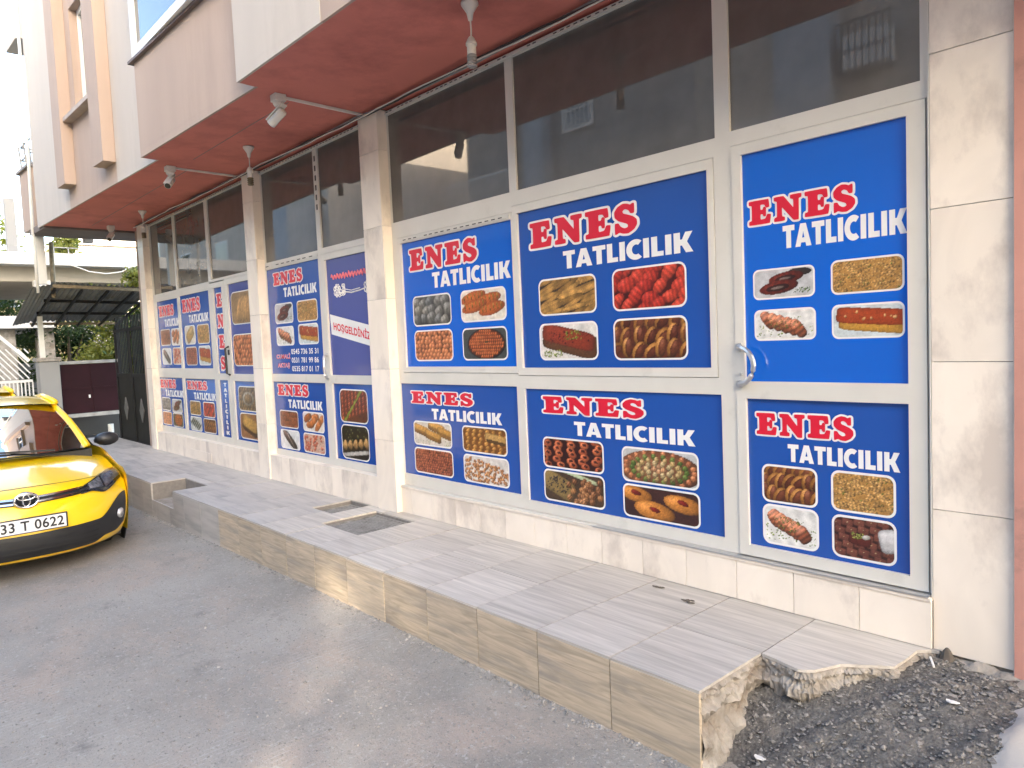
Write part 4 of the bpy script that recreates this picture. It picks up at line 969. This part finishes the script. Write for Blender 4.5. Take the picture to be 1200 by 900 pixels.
def make_taxi():
    t=thing('taxi',None,None,(0,0,0)); E=lambda b,n,mt,p=None,sm=True: b.emit(n,mt,p or t,smooth=sm,local=True)
    ts=list(np.linspace(-1,1,49))
    E(MB().grid(lambda s,q:cs(s,q),list(np.linspace(0,8.6,60)),ts),'bumper',YEL)
    E(MB().grid(lambda s,q:cs(s,q),list(np.linspace(8.6,12,40)),ts),'bonnet',YEL)
    # black lower intake with raised outer ends
    lo=lambda q:1.45+.55*ss(.60,.74,abs(q))+.5*ss(.86,.97,abs(q)); hi=lambda q:3.35+.15*abs(q)+1.6*ss(.62,.93,abs(q))
    inn=E(region(-.965,.965,lo,hi,80,10),'lower_intake',BLACKP)
    for k in range(4):
        f=.2+.2*k; E(region(-.62,.62,lambda q:lo(q)+(hi(q)-lo(q))*f,lambda q:lo(q)+(hi(q)-lo(q))*(f+.06),30,3,.012),'intake_bar',GASKET,inn)
    # upper grille, chrome wings
    gr=E(region(-.60,.60,lambda q:6.05+.55*abs(q)**1.3,lambda q:6.95+.75*abs(q)**1.3,60,8,.005),'grille',BLACKP)
    for d0,d1 in ((.08,.30),(.62,.86)):
        E(region(-.62,.62,lambda q:6.05+.55*abs(q)**1.3+d0*(.9+.2*abs(q)),lambda q:6.05+.55*abs(q)**1.3+d1*(.9+.2*abs(q)),60,4,.014),'chrome_strip',CHROME,gr)
    E(region(-.93,.93,lambda q:8.50-.1*abs(q),lambda q:8.58-.1*abs(q),60,3,.002),'bonnet_gap',GASKET)
    for sg in (-1,1):
        f0=lambda q:6.15+.75*ss(.42,.97,abs(q))-.75*ss(.55,.72,abs(q))*(1-ss(.72,1.0,abs(q))); f1=lambda q:6.9+2.35*ss(.38,.93,abs(q))
        t0,t1=(.47,.975) if sg>0 else (-.975,-.47)
        h=E(region(t0,t1,f0,f1,36,10,.007),'headlight',LAMPD)
        E(region(sg*.56 if sg>0 else -.70,sg*.70 if sg>0 else -.56,lambda q:f0(q)+.25*(f1(q)-f0(q)),lambda q:f0(q)+.85*(f1(q)-f0(q)),12,6,.016),'lamp_unit',LAMPM,h)
        E(region(.72 if sg>0 else -.95,.95 if sg>0 else -.72,lambda q:f0(q)+.18*(f1(q)-f0(q)),lambda q:f0(q)+.85*(f1(q)-f0(q)),14,6,.016),'lamp_unit',LAMPM,h)
        E(region(t0,t1,f0,f1,36,10,.020),'lamp_cover',CLEARL,h)
        c=cs(3.35,sg*.86,.012); c2=cs(3.35,sg*.86,.03); E(MB().tube([c,c2],[.045,.045],14),'fog_lamp',LAMPM,inn)
    # emblem: oval ring with two crossed ovals on a dark field
    c=cs(6.42,0,.03); em=E(MB().tube([c+Vector((-.02,0,0)),c+Vector((.004,0,0))],[.07,.07],20),'emblem',BLACKP,gr)
    def oval(ry,rz,cz=0,r=.008): return [(c.x+.012,c.y+ry*math.cos(i*math.pi/14),c.z+cz+rz*math.sin(i*math.pi/14)) for i in range(28)]
    b=MB().tube(oval(.085,.058),.010,8,True).tube(oval(.026,.050),.0065,8,True).tube(oval(.060,.022,.026),.0065,8,True); E(b,'emblem_ring',CHROME,em)
    # plate
    pl=E(MB().box(.012,.034,-.275,.275,.425,.550),'number_plate',BLACKP,None,False)
    E(MB().box(.0345,.037,-.262,.262,.433,.542),'plate_face',PLATEW,pl,False)
    pb=MB(); text_mesh(pb,'33 T 0622',-.20,.245,.447,.530,0,.022); pb.v=[(.0378,v[0],v[2]) for v in pb.v]; E(pb,'plate_number',INKB,pl,False)
    E(MB().box(.0372,.0376,-.258,-.222,.435,.540),'country_band',BLUE,pl,False)
    # sides
    for sg in (-1,1):
        def side(x,k):
            zt=.835+.10*ss(-.6,-1.3,x) if False else .80+.125*ss(.5,1.25,-x)+.03*ss(1.5,3.6,-x); z=.20+(zt-.20)*k
            y=.868-.02*(1-k)**2-.10*max(0,k-.93)*3+.012*math.sin(k*3.1)
            y-=.06*ss(4.2,4.62,-x)*1.5
            return (x,sg*y,z)
        E(MB().grid(side,list(np.linspace(-.46,-4.55,40)),list(np.linspace(0,1,9))),'side_panel',YEL)
        E(MB().bar((-.95,sg*.82,.18),(-3.3,sg*.82,.18),.08,.08),'sill',BLACKP,None,False)
        for x in (-.93,-3.63):
            wh=E(MB().lathe([(.19,-.11),(.29,-.11),(.318,-.09),(.318,.09),(.29,.11),(.19,.11)],(x,sg*.67,.318),28,'y'),'wheel',RUBBER,None,False)
            E(MB().lathe([(.19,-.112),(.19,.112)],(x,sg*.672,.318),24,'y'),'rim',CHROME,wh,False)
            E(MB().lathe([(.36,-.001),(.36,.006)],(x,sg*.868,.33),28,'y'),'wheel_arch',BLACKP,None,False)
            E(MB().lathe([(.31,-.001),(.31,.004)],(x,sg*.876,.318),28,'y'),'tyre_face',RUBBER,wh,False)
    E(MB().box(-4.5,-.5,-.8,.8,.16,.20),'underbody',BLACKP,None,False)
    # rear deck and back
    E(MB().grid(lambda x,q:(x,.85*q*(1-.03*abs(q)**4),(1.00+.06*ss(3.7,4.4,-x))-.05*abs(q)**3),list(np.linspace(-3.6,-4.5,8)),list(np.linspace(-1,1,17))),'boot_lid',YEL)
    E(MB().grid(lambda z,q:(-4.50-.12*math.sin(min(1,max(0,(z-.2)/.86))*3.0)+.10*abs(q)**3,.85*q,z),list(np.linspace(1.06,.2,10)),list(np.linspace(-1,1,17))),'rear_bumper',YEL)
    # cabin
    wsb=lambda q:Vector((-1.02-.28*abs(q)**2.2,.74*q,.955-.02*abs(q)**2)); wst=lambda q:Vector((-1.86-.10*abs(q)**2,.575*q,1.385-.02*abs(q)**2))
    def ws(k,q): p=wsb(q).lerp(wst(q),k); return p+Vector((.05,0,.05))*math.sin(k*math.pi)*.7
    E(MB().grid(ws,list(np.linspace(0,1,10)),list(np.linspace(-.97,.97,19))),'windscreen',CLEAR)
    E(MB().grid(lambda k,q:wsb(q)+Vector((.10-.16*k,0,.004-.02*k)),[0,1],list(np.linspace(-1.05,1.05,15))),'cowl',BLACKP)
    for sg in (-1,1):
        E(MB().tube([ws(k,sg)+Vector((0,0,.004)) for k in np.linspace(0,1,9)],[.034-.008*k for k in np.linspace(0,1,9)],8),'front_pillar',YEL)
        E(MB().bar(wsb(.25*sg+.3)+Vector((.06,0,.02)),wsb(.25*sg-.35)+Vector((-.03,0,.045)),.018),'wiper',BLACKP,None,False)
        def sw(x,k):
            u=(-x-1.2)/2.5; zt=1.375+.05*math.sin(min(1,max(0,(-x-1.6)/1.7))*3.14); z=.92+(zt-.92)*k
            return (x-.62*(1-u)*k*.0,sg*(.80-.20*k**1.1),z)
        P=[(-1.32,.93),(-1.93,1.37),(-2.6,1.425),(-3.15,1.37),(-3.72,1.0),(-3.6,.95)]
        E(MB().poly([(x,sg*(.815-.215*((z-.92)/.5)),z) for x,z in (P if sg<0 else P[::-1])]),'side_window',GLASS,None,False)
        for xb in ((-2.45,-2.52),): E(MB().bar((xb[0],sg*.815,.93),(xb[1],sg*.605,1.42),.07,.03),'door_pillar',BLACKP,None,False)
        E(MB().tube([(-1.93,sg*.595,1.385),(-2.6,sg*.60,1.435),(-3.15,sg*.60,1.39),(-3.78,sg*.78,1.02)],.035,8),'roof_rail',YEL)
        mr=E(MB().tube([(-1.45,sg*.84,.97),(-1.46,sg*.93,.99)],.02,8),'mirror',BLACKP); mb=MB().lathe([(.02,-.07),(.085,-.05),(.10,0),(.085,.05),(.03,.07)],(0,0,0),14,'x'); mb.v=[(-1.44+x,sg*.955+y*1.2,.985+z*.72) for x,y,z in mb.v]; E(mb,'mirror_shell',BLACKP,mr)
        E(MB().bar((-2.0,sg*.895,.80),(-2.2,sg*.895,.81),.02,.03),'door_handle',YEL,None,False)
        # interior seats
        for x in (-2.25,):
            st=E(MB().prism([(-.24,-.0),(.24,0),(.20,.10),(-.20,.10)],0,.6),'seat',SEATM,None,False); st.location=(x,sg*.36,.55); st.rotation_euler=(0,-.2,1.5708)
            E(MB().lathe([(.05,0),(.12,.03),(.13,.12),(.09,.2)],(x-.12,sg*.36,1.14),12),'headrest',SEATM)
    E(MB().grid(lambda x,q:(x,.60*q,(1.392+.062*math.sin(min(1,max(0,(-x-1.80)/1.45))*2.6))-.03*abs(q)**3),list(np.linspace(-1.84,-3.22,14)),list(np.linspace(-1,1,15))),'roof',YEL)
    E(MB().grid(lambda k,q:(-3.20-.62*k,(.58+.14*k)*q,1.395-.36*k+.03*math.sin(3.14*k)-.02*q*q),list(np.linspace(0,1,6)),list(np.linspace(-1,1,11))),'rear_window',GLASS)
    E(MB().box(-3.5,-1.25,-.76,.76,.22,.60).box(-1.5,-1.12,-.74,.74,.60,.93),'cabin_trim',BLACKP,None,False)
    sw_=[(-1.62,.36+.17*math.cos(i*.4488),.93+.17*math.sin(i*.4488)) for i in range(14)]; E(MB().tube(sw_,.016,8,True),'steering_wheel',BLACKP)
    E(MB().box(-1.75,-1.72,-.10,.10,1.28,1.33),'rear_view_mirror',BLACKP,None,False)
    E(MB().box(-2.62,-2.48,-.17,.17,1.455,1.545),'taxi_light',WHITEP,None,False)
    return t
taxi=make_taxi(); tag(taxi,'yellow taxi parked nose-on beside the kerb, its number plate showing','taxi','yellow taxis at the kerb')
taxi.scale=(1,1,1); taxi.location=(-7.16,-2.38,zroad(-8.8,-2.44)-.005)
tx2=copy_tree(taxi); tag(tx2,'second yellow taxi behind the first, only its roof showing','taxi'); tx2.location=(-12.3,-2.05,zroad(-14.6,-2.2)); 

# ================================================================ LANE END
# black iron double gate beside the end pillar
t=thing('iron_gate','black iron double gate with diamond ornaments beside the end pillar','gate',(-13.0,.0,-.09))
for k,(a,c) in enumerate(((-12.95,-12.12),(-13.85,-12.97))):
    lf=MB().box(a,c,.02,.05,-.06,1.10).emit('gate_leaf',BLACKG,t)
    b=MB().box(a,a+.05,.005,.019,-.06,1.85).box(c-.05,c,.005,.019,-.06,1.85).box(a+.05,c-.05,.005,.019,-.06,0).box(a+.05,c-.05,.005,.019,1.05,1.11).box(a+.05,c-.05,.005,.019,1.80,1.85); b.emit('leaf_frame',BLACKG,lf)
    cx=(a+c)/2; b=MB().prism([(cx-.11,0),(cx,-.19),(cx+.11,0),(cx,.19)],0,.015); b.v=[(x,.019-z,.52+y) for x,y,z in b.v]; b.emit('diamond_ornament',mat('grey_iron%d'%k,(.10,.10,.10),.5),lf)
    for i in range(9): 
        x=a+.08+(c-a-.16)*i/8; MB().tube([(x,.03,1.11),(x,.03,2.05)],.010,6).emit('spike',BLACKG,lf)
MB().box(-12.11,-11.74,-.02,.25,-.1,3.28).emit('end_wall',WBEI,bld)
# carport canopy
t=thing('carport_canopy','weathered corrugated sheet canopy on a steel frame at the lane end','canopy',(-15.5,.1,-.5))
A=Vector((-13.5,-.90,2.585)); B=Vector((-13.5,.62,2.53)); Cc=Vector((-17.5,-.605,2.155)); Dd=Vector((-17.5,1.0,2.14))
def cps(u,v): return A.lerp(B,u).lerp(Cc.lerp(Dd,u),v)
b=MB(); us=list(np.linspace(0,1,73)); b.grid(lambda u,v:cps(u,v)+Vector((0,0,.022+.018*math.cos(u*2*math.pi*18))),us,[0,.35,.7,1]); b.emit('corrugated_roof',SHEET,t)
for v in (0.0,.33,.66,1): MB().bar(cps(0,v)-Vector((0,0,.03)),cps(1,v)-Vector((0,0,.03)),.05).emit('purlin',BLACKG if 0<v<1 else RUSTB,t)
for u in (0.02,.27,.52,.77,.98): MB().bar(cps(u,0)-Vector((0,0,.075)),cps(u,1)-Vector((0,0,.075)),.035).emit('rafter',BLACKG,t)
b=MB(); b.grid(lambda u,v:Vector((0,-.30*u,-.06*u))+cps(0,v)+Vector((0,0,.01*math.cos(u*30))),list(np.linspace(0,1,14)),[0,.5,1]); b.emit('side_sheet',SHEET,t)
for (x,y) in ((-16.15,-.66),(-17.4,.95),(-13.6,.60)): MB().box(x-.04,x+.04,y-.04,y+.04,-.5,cps(.1 if y<0 else .9,(-13.5-x)/4).z-.09).emit('post',PLAST if y<0 else BLACKG,t)
# maroon gate and its post
t=thing('maroon_gate','dark maroon sheet metal gate under the carport canopy','gate',(-16,.0,.3))
MB().box(-16.03,-16.0,-.44,.58,.34,1.28).emit('gate_sheet',MAROON,t); 
MB().box(-16.0,-15.985,-.44,.58,.80,.83).emit('rail',MAROON,t); MB().box(-16.0,-15.99,.10,.12,.34,.80).emit('seam',MAROON,t); MB().box(-16.0,-15.99,.08,.10,.83,1.28).emit('seam',MAROON,t)
MB().box(-16.06,-15.97,-.44,.58,1.285,1.345).emit('top_rail',CABLE,t); MB().box(-16.06,-15.97,-.50,.62,.26,.33).emit('bottom_rail',CABLE,t); MB().box(-15.995,-15.985,.02,.05,.62,.68).emit('latch',WHITEP,t)
for y in (-.42,.56): MB().box(-16.06,-16.03,y-.02,y+.02,-.45,1.28).emit('post',BLACKG,t)
t=thing('gate_post','square grey concrete gate post left of the maroon gate','post',(-15.9,-.63,-.5))
MB().box(-16.1,-15.75,-.80,-.47,-.5,1.36).emit('shaft',GREYR,t,bevel=.01); MB().box(-16.13,-15.72,-.83,-.44,1.36,1.43).emit('cap',CONC,t,bevel=.006)
t=thing('trough','black round tub standing under the maroon gate','tub',(-15.2,-.25,-.4)); MB().lathe([(.22,0),(.30,.35),(.32,.36),(.30,.37)],(-15.2,-.25,-.42),20).emit('body',BLACKP,t)
tag(MB().lathe([(.05,0),(.05,.55)],(-15.3,.20,-.42),8).emit('bollard',PLAST),'short speckled post under the maroon gate','post')
MB_=MB().box(-17.2,-17.1,-.5,.9,-.5,.30); tag(MB_.emit('low_wall',BLACKP),'low dark wall behind the maroon gate','wall')
# white stair railing
t=thing('stair_railing','white metal railing with slanted bars left of the gate post','railing',(-17,-1.5,-.5))
X0=-16.6
for y in np.arange(-1.9,-.78,.062): MB().bar((X0,y,-.45),(X0,y,.98),.022).emit('baluster',WHITEP,t)
MB().bar((X0,-1.95,1.0),(X0,-.78,1.0),.05).emit('rail',WHITEP,t); MB().bar((X0,-1.95,-.2),(X0,-.78,-.2),.04).emit('rail',WHITEP,t)
for k in range(12): 
    y=-1.95+.10*k; MB().bar((X0-.2,y,1.62),(X0-.2,min(y+.45,-.78),1.62-.58*min(1,(-.78-y)/.45)),.022).emit('slanted_baluster',WHITEP,t)
MB().bar((X0-.1,-1.32,1.95),(X0-.1,-.80,1.38),.06).emit('handrail',WHITEP,t); MB().bar((X0-.1,-2.0,1.62),(X0-.1,-1.3,1.05),.06).emit('handrail',WHITEP,t)
# white building with open storeys
t=thing('white_building','white concrete frame building with sunlit floor slabs at the lane end','building',(-22,0,-.5))
for (x0,x1,y0,y1,z0,z1) in ((-27,-20,-6,5.5,3.60,3.88),(-27,-20.1,-6,.32,2.14,2.42)): MB().box(x0,x1,y0,y1,z0,z1).emit('floor_slab',WHITEB,t)
for (x0,x1,y0,y1,z0,z1) in ((-26.8,-20.5,-5.8,5.3,3.25,3.60),): MB().box(x0,x1,y0,y1,z0,z1).emit('beam',mat('beam_grey',(.42,.37,.30),.9,var=.1,scale=2),t)
for (x,y,z0,z1,s_) in ((-20.3,.14,2.42,3.25,.32),(-20.4,-1.0,2.42,3.25,.30),(-23.5,-.5,2.42,3.25,.3),(-23.5,1.6,-.5,3.25,.35),(-25,4.5,-.5,3.25,.35),(-21,4.9,-.5,3.25,.35)):
    MB().box(x-s_/2,x+s_/2,y-s_/2,y+s_/2,z0,z1).emit('column',WHITEB,t)
for y in (-1.5,-.62,.16): MB().box(-20.75,-20.4,y-.17,y+.17,-.5,2.14).emit('column',CONC,t)  # concrete tone, darker than the upper columns to carry the lower storey's shade
MB().box(-26.9,-26.7,-6,-.6,2.42,3.25).emit('back_wall',BLACKP,t); MB().box(-26.9,-26.7,-6,5.4,-.5,1.3).emit('back_wall',GREYR,t)  # upper wall is black to stand in for the open storey's dark interior
b=MB(); 
for i in range(9): b.bar((-20.05,-.5+.3*i,3.88),(-20.05,-.5+.3*i,4.02),.02)
b.bar((-20.05,-.6,4.02),(-20.05,2.2,4.02),.02); b.emit('roof_railing',CABLE,t)
b=MB().tube([(-19.98,.75,3.60),(-19.96,1.1,3.46),(-19.96,1.45,3.42),(-19.97,1.8,3.48),(-19.98,2.0,3.60)],.015,6); b.emit('hanging_hose',PLAST,t)
tag(MB().box(-20.6,-20.4,-.45,-.25,3.88,5.15).emit('chimney',GREYR),'narrow grey chimney standing on the white roof slab','chimney')
# balconies of the neighbouring wing
t=thing('corner_balcony','pinkish balcony box with a wire railing at the far end of the building','balcony',(-13.4,-.9,3.4))
bx=MB().prism([(-13.9,-1.16),(-13.15,-1.13),(-13.05,-.2),(-13.9,-.2)],3.42,4.33).emit('parapet',WBEI,t); MB().prism([(-13.95,-1.20),(-13.12,-1.17),(-13.02,-.2),(-13.95,-.2)],4.33,4.37).emit('coping',mat('balcony_coping',(.25,.22,.2),.7),t)
b=MB()
for zz in (4.55,4.75): b.tube([(-13.85,-.3,zz),(-13.85,-1.12,zz),(-13.2,-1.10,zz),(-13.1,-.3,zz)],.016,6)
for x,y in ((-13.85,-1.12),(-13.5,-1.11),(-13.2,-1.10)): b.tube([(x,y,4.36),(x,y-.03,4.76)],.014,6)
b.emit('wire_railing',CABLE,t)
MB().box(-13.9,-13.0,-.95,-.2,6.15,8.5).emit('upper_parapet',WBEI,t); MB().prism([(-13.9,-1.20),(-13.2,-1.18),(-13.05,-.95),(-13.9,-.95)],6.22,8.5).emit('upper_parapet',WCRM,t)
MB().box(-13.85,-13.7,-.35,-.22,3.3,9).emit('wing_wall',WCRM,t); MB().box(-13.8,-13.68,-1.05,-.93,2.6,3.42).emit('bracket_post',PLAST,t)
tag(MB().tube([(-12.62,-1.22,7.5),(-12.66,-1.23,5.0),(-12.72,-1.22,4.3),(-12.95,-1.20,3.35),(-12.98,-1.19,3.0),(-12.98,-1.19,2.4)],.022,8).emit('drainpipe',PLAST,smooth=True),'thin cream drainpipe bending down the far corner of the building','pipe')
tag(MB().tube([(-13.9,-.80,3.3),(-13.9,-.82,2.4)],.035,8).emit('pole',RUSTB),'thin dark pole under the far end of the soffit','pole')
# yellow building and trees behind
def far_house(name,label,x0,x1,y0,y1,h,matl,wins):
    t=thing(name,label,'building',((x0+x1)/2,(y0+y1)/2,-.5)); MB().box(x0,x1,y0,y1,-.5,h).emit('wall',matl,t); MB().box(x0-.2,x1+.2,y0-.2,y1+.2,h,h+.25).emit('roof_slab',WHITEB,t)
    for (y,z) in wins: 
        w_=MB().box(x1+.001,x1+.06,y,y+1.0,z,z+1.2).emit('window',WHITEP,t); MB().box(x1+.061,x1+.066,y+.08,y+.92,z+.08,z+1.12).emit('pane',ROOM,w_)
    return t
far_house('yellow_house','pale yellow house far behind the white slab building',-40,-33,-1.5,3.2,5.2,YELR,[(-.8,3.4),(.9,3.4),(2.1,3.4)]); far_house('cream_house','cream house far behind the carport canopy',-44,-37,4,11,6.4,WCRM,[(4.6,4.4),(6.5,4.4)])
def tree(name,label,loc,h,rad,n,matl,leaf=.16,group=None,seed=1,low=.35):
    r=np.random.default_rng(seed); x,y,z=loc; t=thing(name,label,'tree' if h>2.5 else 'shrub',loc,group)
    b=MB(); top=h*.75; b.tube([(x,y,z-.3),(x+.05,y,z+top*.4),(x-.04,y+.05,z+top)],[rad*.11,rad*.08,rad*.03],8)
    cl=[]
    for k in range(9):
        a=r.uniform(0,6.28); d=rad*r.uniform(.35,.8); q=(x+d*math.cos(a),y+d*math.sin(a),z+h*r.uniform(low+.1,.95)); cl.append(q)
        b.tube([(x,y,z+top*r.uniform(.3,.8)),tuple((np.array((x,y,z+h*.5))+np.array(q))/2),q],[rad*.04,rad*.03,rad*.012],6)
    b.emit('trunk',BARK,t)
    cl=np.array(cl+[(x+r.uniform(-.6,.6)*rad,y+r.uniform(-.6,.6)*rad,z+h*r.uniform(low,1)) for _ in range(22)])
    ci=r.integers(0,len(cl),n); P=cl[ci]+r.normal(0,1,(n,3))*np.array([rad,rad,h*.30])*.17
    D=r.normal(0,1,(n,3)); D/=np.linalg.norm(D,axis=1)[:,None]; Q=np.cross(D,r.normal(0,1,(n,3))); Q/=np.linalg.norm(Q,axis=1)[:,None]
    s_=leaf*r.uniform(.6,1.3,n)[:,None]; V=np.stack([P-D*s_,P+Q*s_*.45,P+D*s_,P-Q*s_*.45],1).reshape(-1,3)
    m_=MB(); m_.v=V.tolist(); m_.f=[(4*i,4*i+1,4*i+2,4*i+3) for i in range(n)]; m_.emit('crown',matl,t); return t
GT='trees behind the lane end'
tree('tree','tall sunlit tree at the left edge of the picture, above the white slab',(-30,-.75,-.5),8.2,1.9,9000,LEAFY,.09,GT,1)
tree('tree','small tree seen against the sky left of the balcony box',(-27.5,-.35,3.0),4.3,.75,900,LEAF,.12,GT,2)
tree('tree','leafy green tree behind the carport, under the canopy edge',(-19.2,1.35,-.5),3.0,1.2,9000,LEAFY,.055,GT,3,.25)
tree('tree','dark leafy tree behind the open storey left of the carport',(-29,.4,-.5),4.6,2.0,9000,LEAFD,.08,GT,4,.2)
tree('tree','green tree beside the black iron gate spikes',(-18.4,2.3,-.5),3.3,1.2,9000,LEAF,.055,GT,5,.25)
tree('shrub','bright yellow green shrub growing over the canopy beside the end pillar',(-18.3,1.75,2.35),1.0,.55,1800,LEAFY,.07,None,6,.2)
tree('shrub','small yellow green shrub growing over the middle of the canopy',(-18.6,.95,2.4),.6,.35,900,LEAFY,.06,None,7,.2)
tree('shrub','sunlit shrub in a pot on the white roof slab',(-21.5,.9,3.88),.7,.4,700,LEAFY,.07,None,8,.2)
tree('tree','dark bushy tree behind the maroon gate',(-21.2,.75,-.5),2.9,1.2,9000,LEAFD,.05,GT,14,.1)
tree('tree','dark tree behind the yellow house',(-46,-4.5,-.5),8.0,3.0,4000,LEAFD,.22,GT,9)

# ================================================================ OTHER SIDE OF THE STREET (seen in the glass)
def opp(name,label,outline,h,matl):
    cx=sum(p[0] for p in outline)/len(outline); cy=sum(p[1] for p in outline)/len(outline)
    t=thing(name,label,'building',(cx,cy,-.5)); MB().prism(outline,-.6,h).emit('wall',matl,t); 
    return t
def owin(t,x,z,w_,h_,y,bars=True):
    f=MB().box(x,x+w_,y+.001,y+.05,z,z+h_).emit('window',WHITEP,t); MB().box(x+.07,x+w_-.07,y+.051,y+.056,z+.07,z+h_-.07).emit('pane',ROOM,f)
    if bars:
        b=MB()
        for i in range(7): xx=x+.05+(w_-.1)*i/6; b.box(xx-.012,xx+.012,y+.12,y+.145,z-.05,z+h_+.05)
        for zz in (z-.03,z+h_*.5,z+h_+.03): b.box(x,x+w_,y+.10,y+.12,zz-.012,zz+.012)
        b.emit('grille',WHITEP,f)
k=SUN_DIR.x/-SUN_DIR.y      # alley runs along the sun's direction
GX0,GX1,OY=8.6,9.85,-11.0
A1=opp('apartment_building','tall grey rendered apartment block across the street beside the alley',[(-1.5,OY-7),(GX0+7*k,OY-7),(GX0,OY),(-1.5,OY)],13.5,GREYR)
for x in (-.6,2.4,5.4):
    for z in (1.4,4.3,7.2): owin(A1,x,z,1.2,1.3,OY)
A1c=opp('cream_building','cream building across the street with a caged air conditioner, reflected above the right door',[(-9.4,OY-7),(-1.502,OY-7),(-1.502,OY),(-9.4,OY)],8.2,mat('dull_cream',(.40,.36,.31),.9,var=.06,scale=.7))
for x,z in ((-8.2,1.4),(-5.2,1.4),(-3.4,4.6),(-8.6,4.4)): owin(A1c,x,z,1.2,1.3,OY)
MB().box(-7.3,-6.2,OY+.001,OY+.5,2.9,8.1).emit('bay',BLUER,A1c)
ac=MB().box(-6.0,-5.2,OY+.05,OY+.4,6.1,6.7).emit('air_conditioner',WHITEP,A1c); b=MB()
for i in range(9): b.box(-6.1+i*.12,-6.085+i*.12,OY+.45,OY+.47,5.9,6.9)
for zz in (5.9,6.4,6.9): b.box(-6.1,-5.1,OY+.44,OY+.45,zz,zz+.02)
b.emit('cage',BLACKG,ac)
A1b=opp('blue_grey_building','blue grey building across the street with a white grilled window, reflected in the transom glass',[(-17.5,OY-7),(-9.402,OY-7),(-9.402,OY),(-17.5,OY)],8.2,GREYR)
owin(A1b,-13.4,6.75,1.0,.95,OY); owin(A1b,-11.2,3.6,1.2,1.3,OY); owin(A1b,-16.2,2.0,1.2,1.3,OY)
MB().box(-17.3,-14.6,OY+.001,OY+1.0,4.2,5.1).emit('balcony',BLUER,A1b); MB().box(-14.6,-13.9,OY+.001,OY+.4,-.5,8.19).emit('pier',BLUER,A1b)
b=MB()
for i in range(14): b.box(-17.3+i*.2,-17.28+i*.2,OY+.96,OY+.98,5.1,5.9)
b.box(-17.3,-14.6,OY+.95,OY+.99,5.9,5.94); b.emit('balcony_railing',WHITEP,A1b)
A2=opp('corner_building','grey rendered corner building across the street beyond the alley',[(GX1+7*k,OY-7),(30,OY-7),(30,OY),(GX1,OY)],9.3,GREYR)
for x in (11.5,14.5,17.5): 
    for z in (1.4,4.3): owin(A2,x,z,1.2,1.3,OY)
A3=opp('cream_apartment_building','cream apartment block with blue grey bays down the street, seen in the window glass',[(-36,-18),(-20,-18),(-20,-7.6),(-36,-7.6)],9.0,WCRM)
for x in (-33,-29,-24): 
    for z in (1.2,4.2): owin(A3,x,z,1.2,1.4,-7.6,False)
MB().box(-22.8,-20.5,-7.599,-6.5,3.0,5.6).emit('bay',BLUER,A3); MB().box(-31,-27,-7.599,-6.7,2.9,3.9).emit('bay',BLUER,A3)
MB().box(GX0+1.2*k,GX1+3.6*k,OY-3.4,OY-2.2,6.75,11.0).emit('sun_block_bridge',GREYR,A1)  # unseen block added over the alley to keep the sun streak off the facade
tree('tree','unseen leafy tree added in the alley to filter the sun',((GX0+GX1)/2+4.6*k,OY-4.6,-.5),8.2,1.7,4100,LEAF,.10,None,12,.42)  # crown added out of view to thin and soften the sun streak
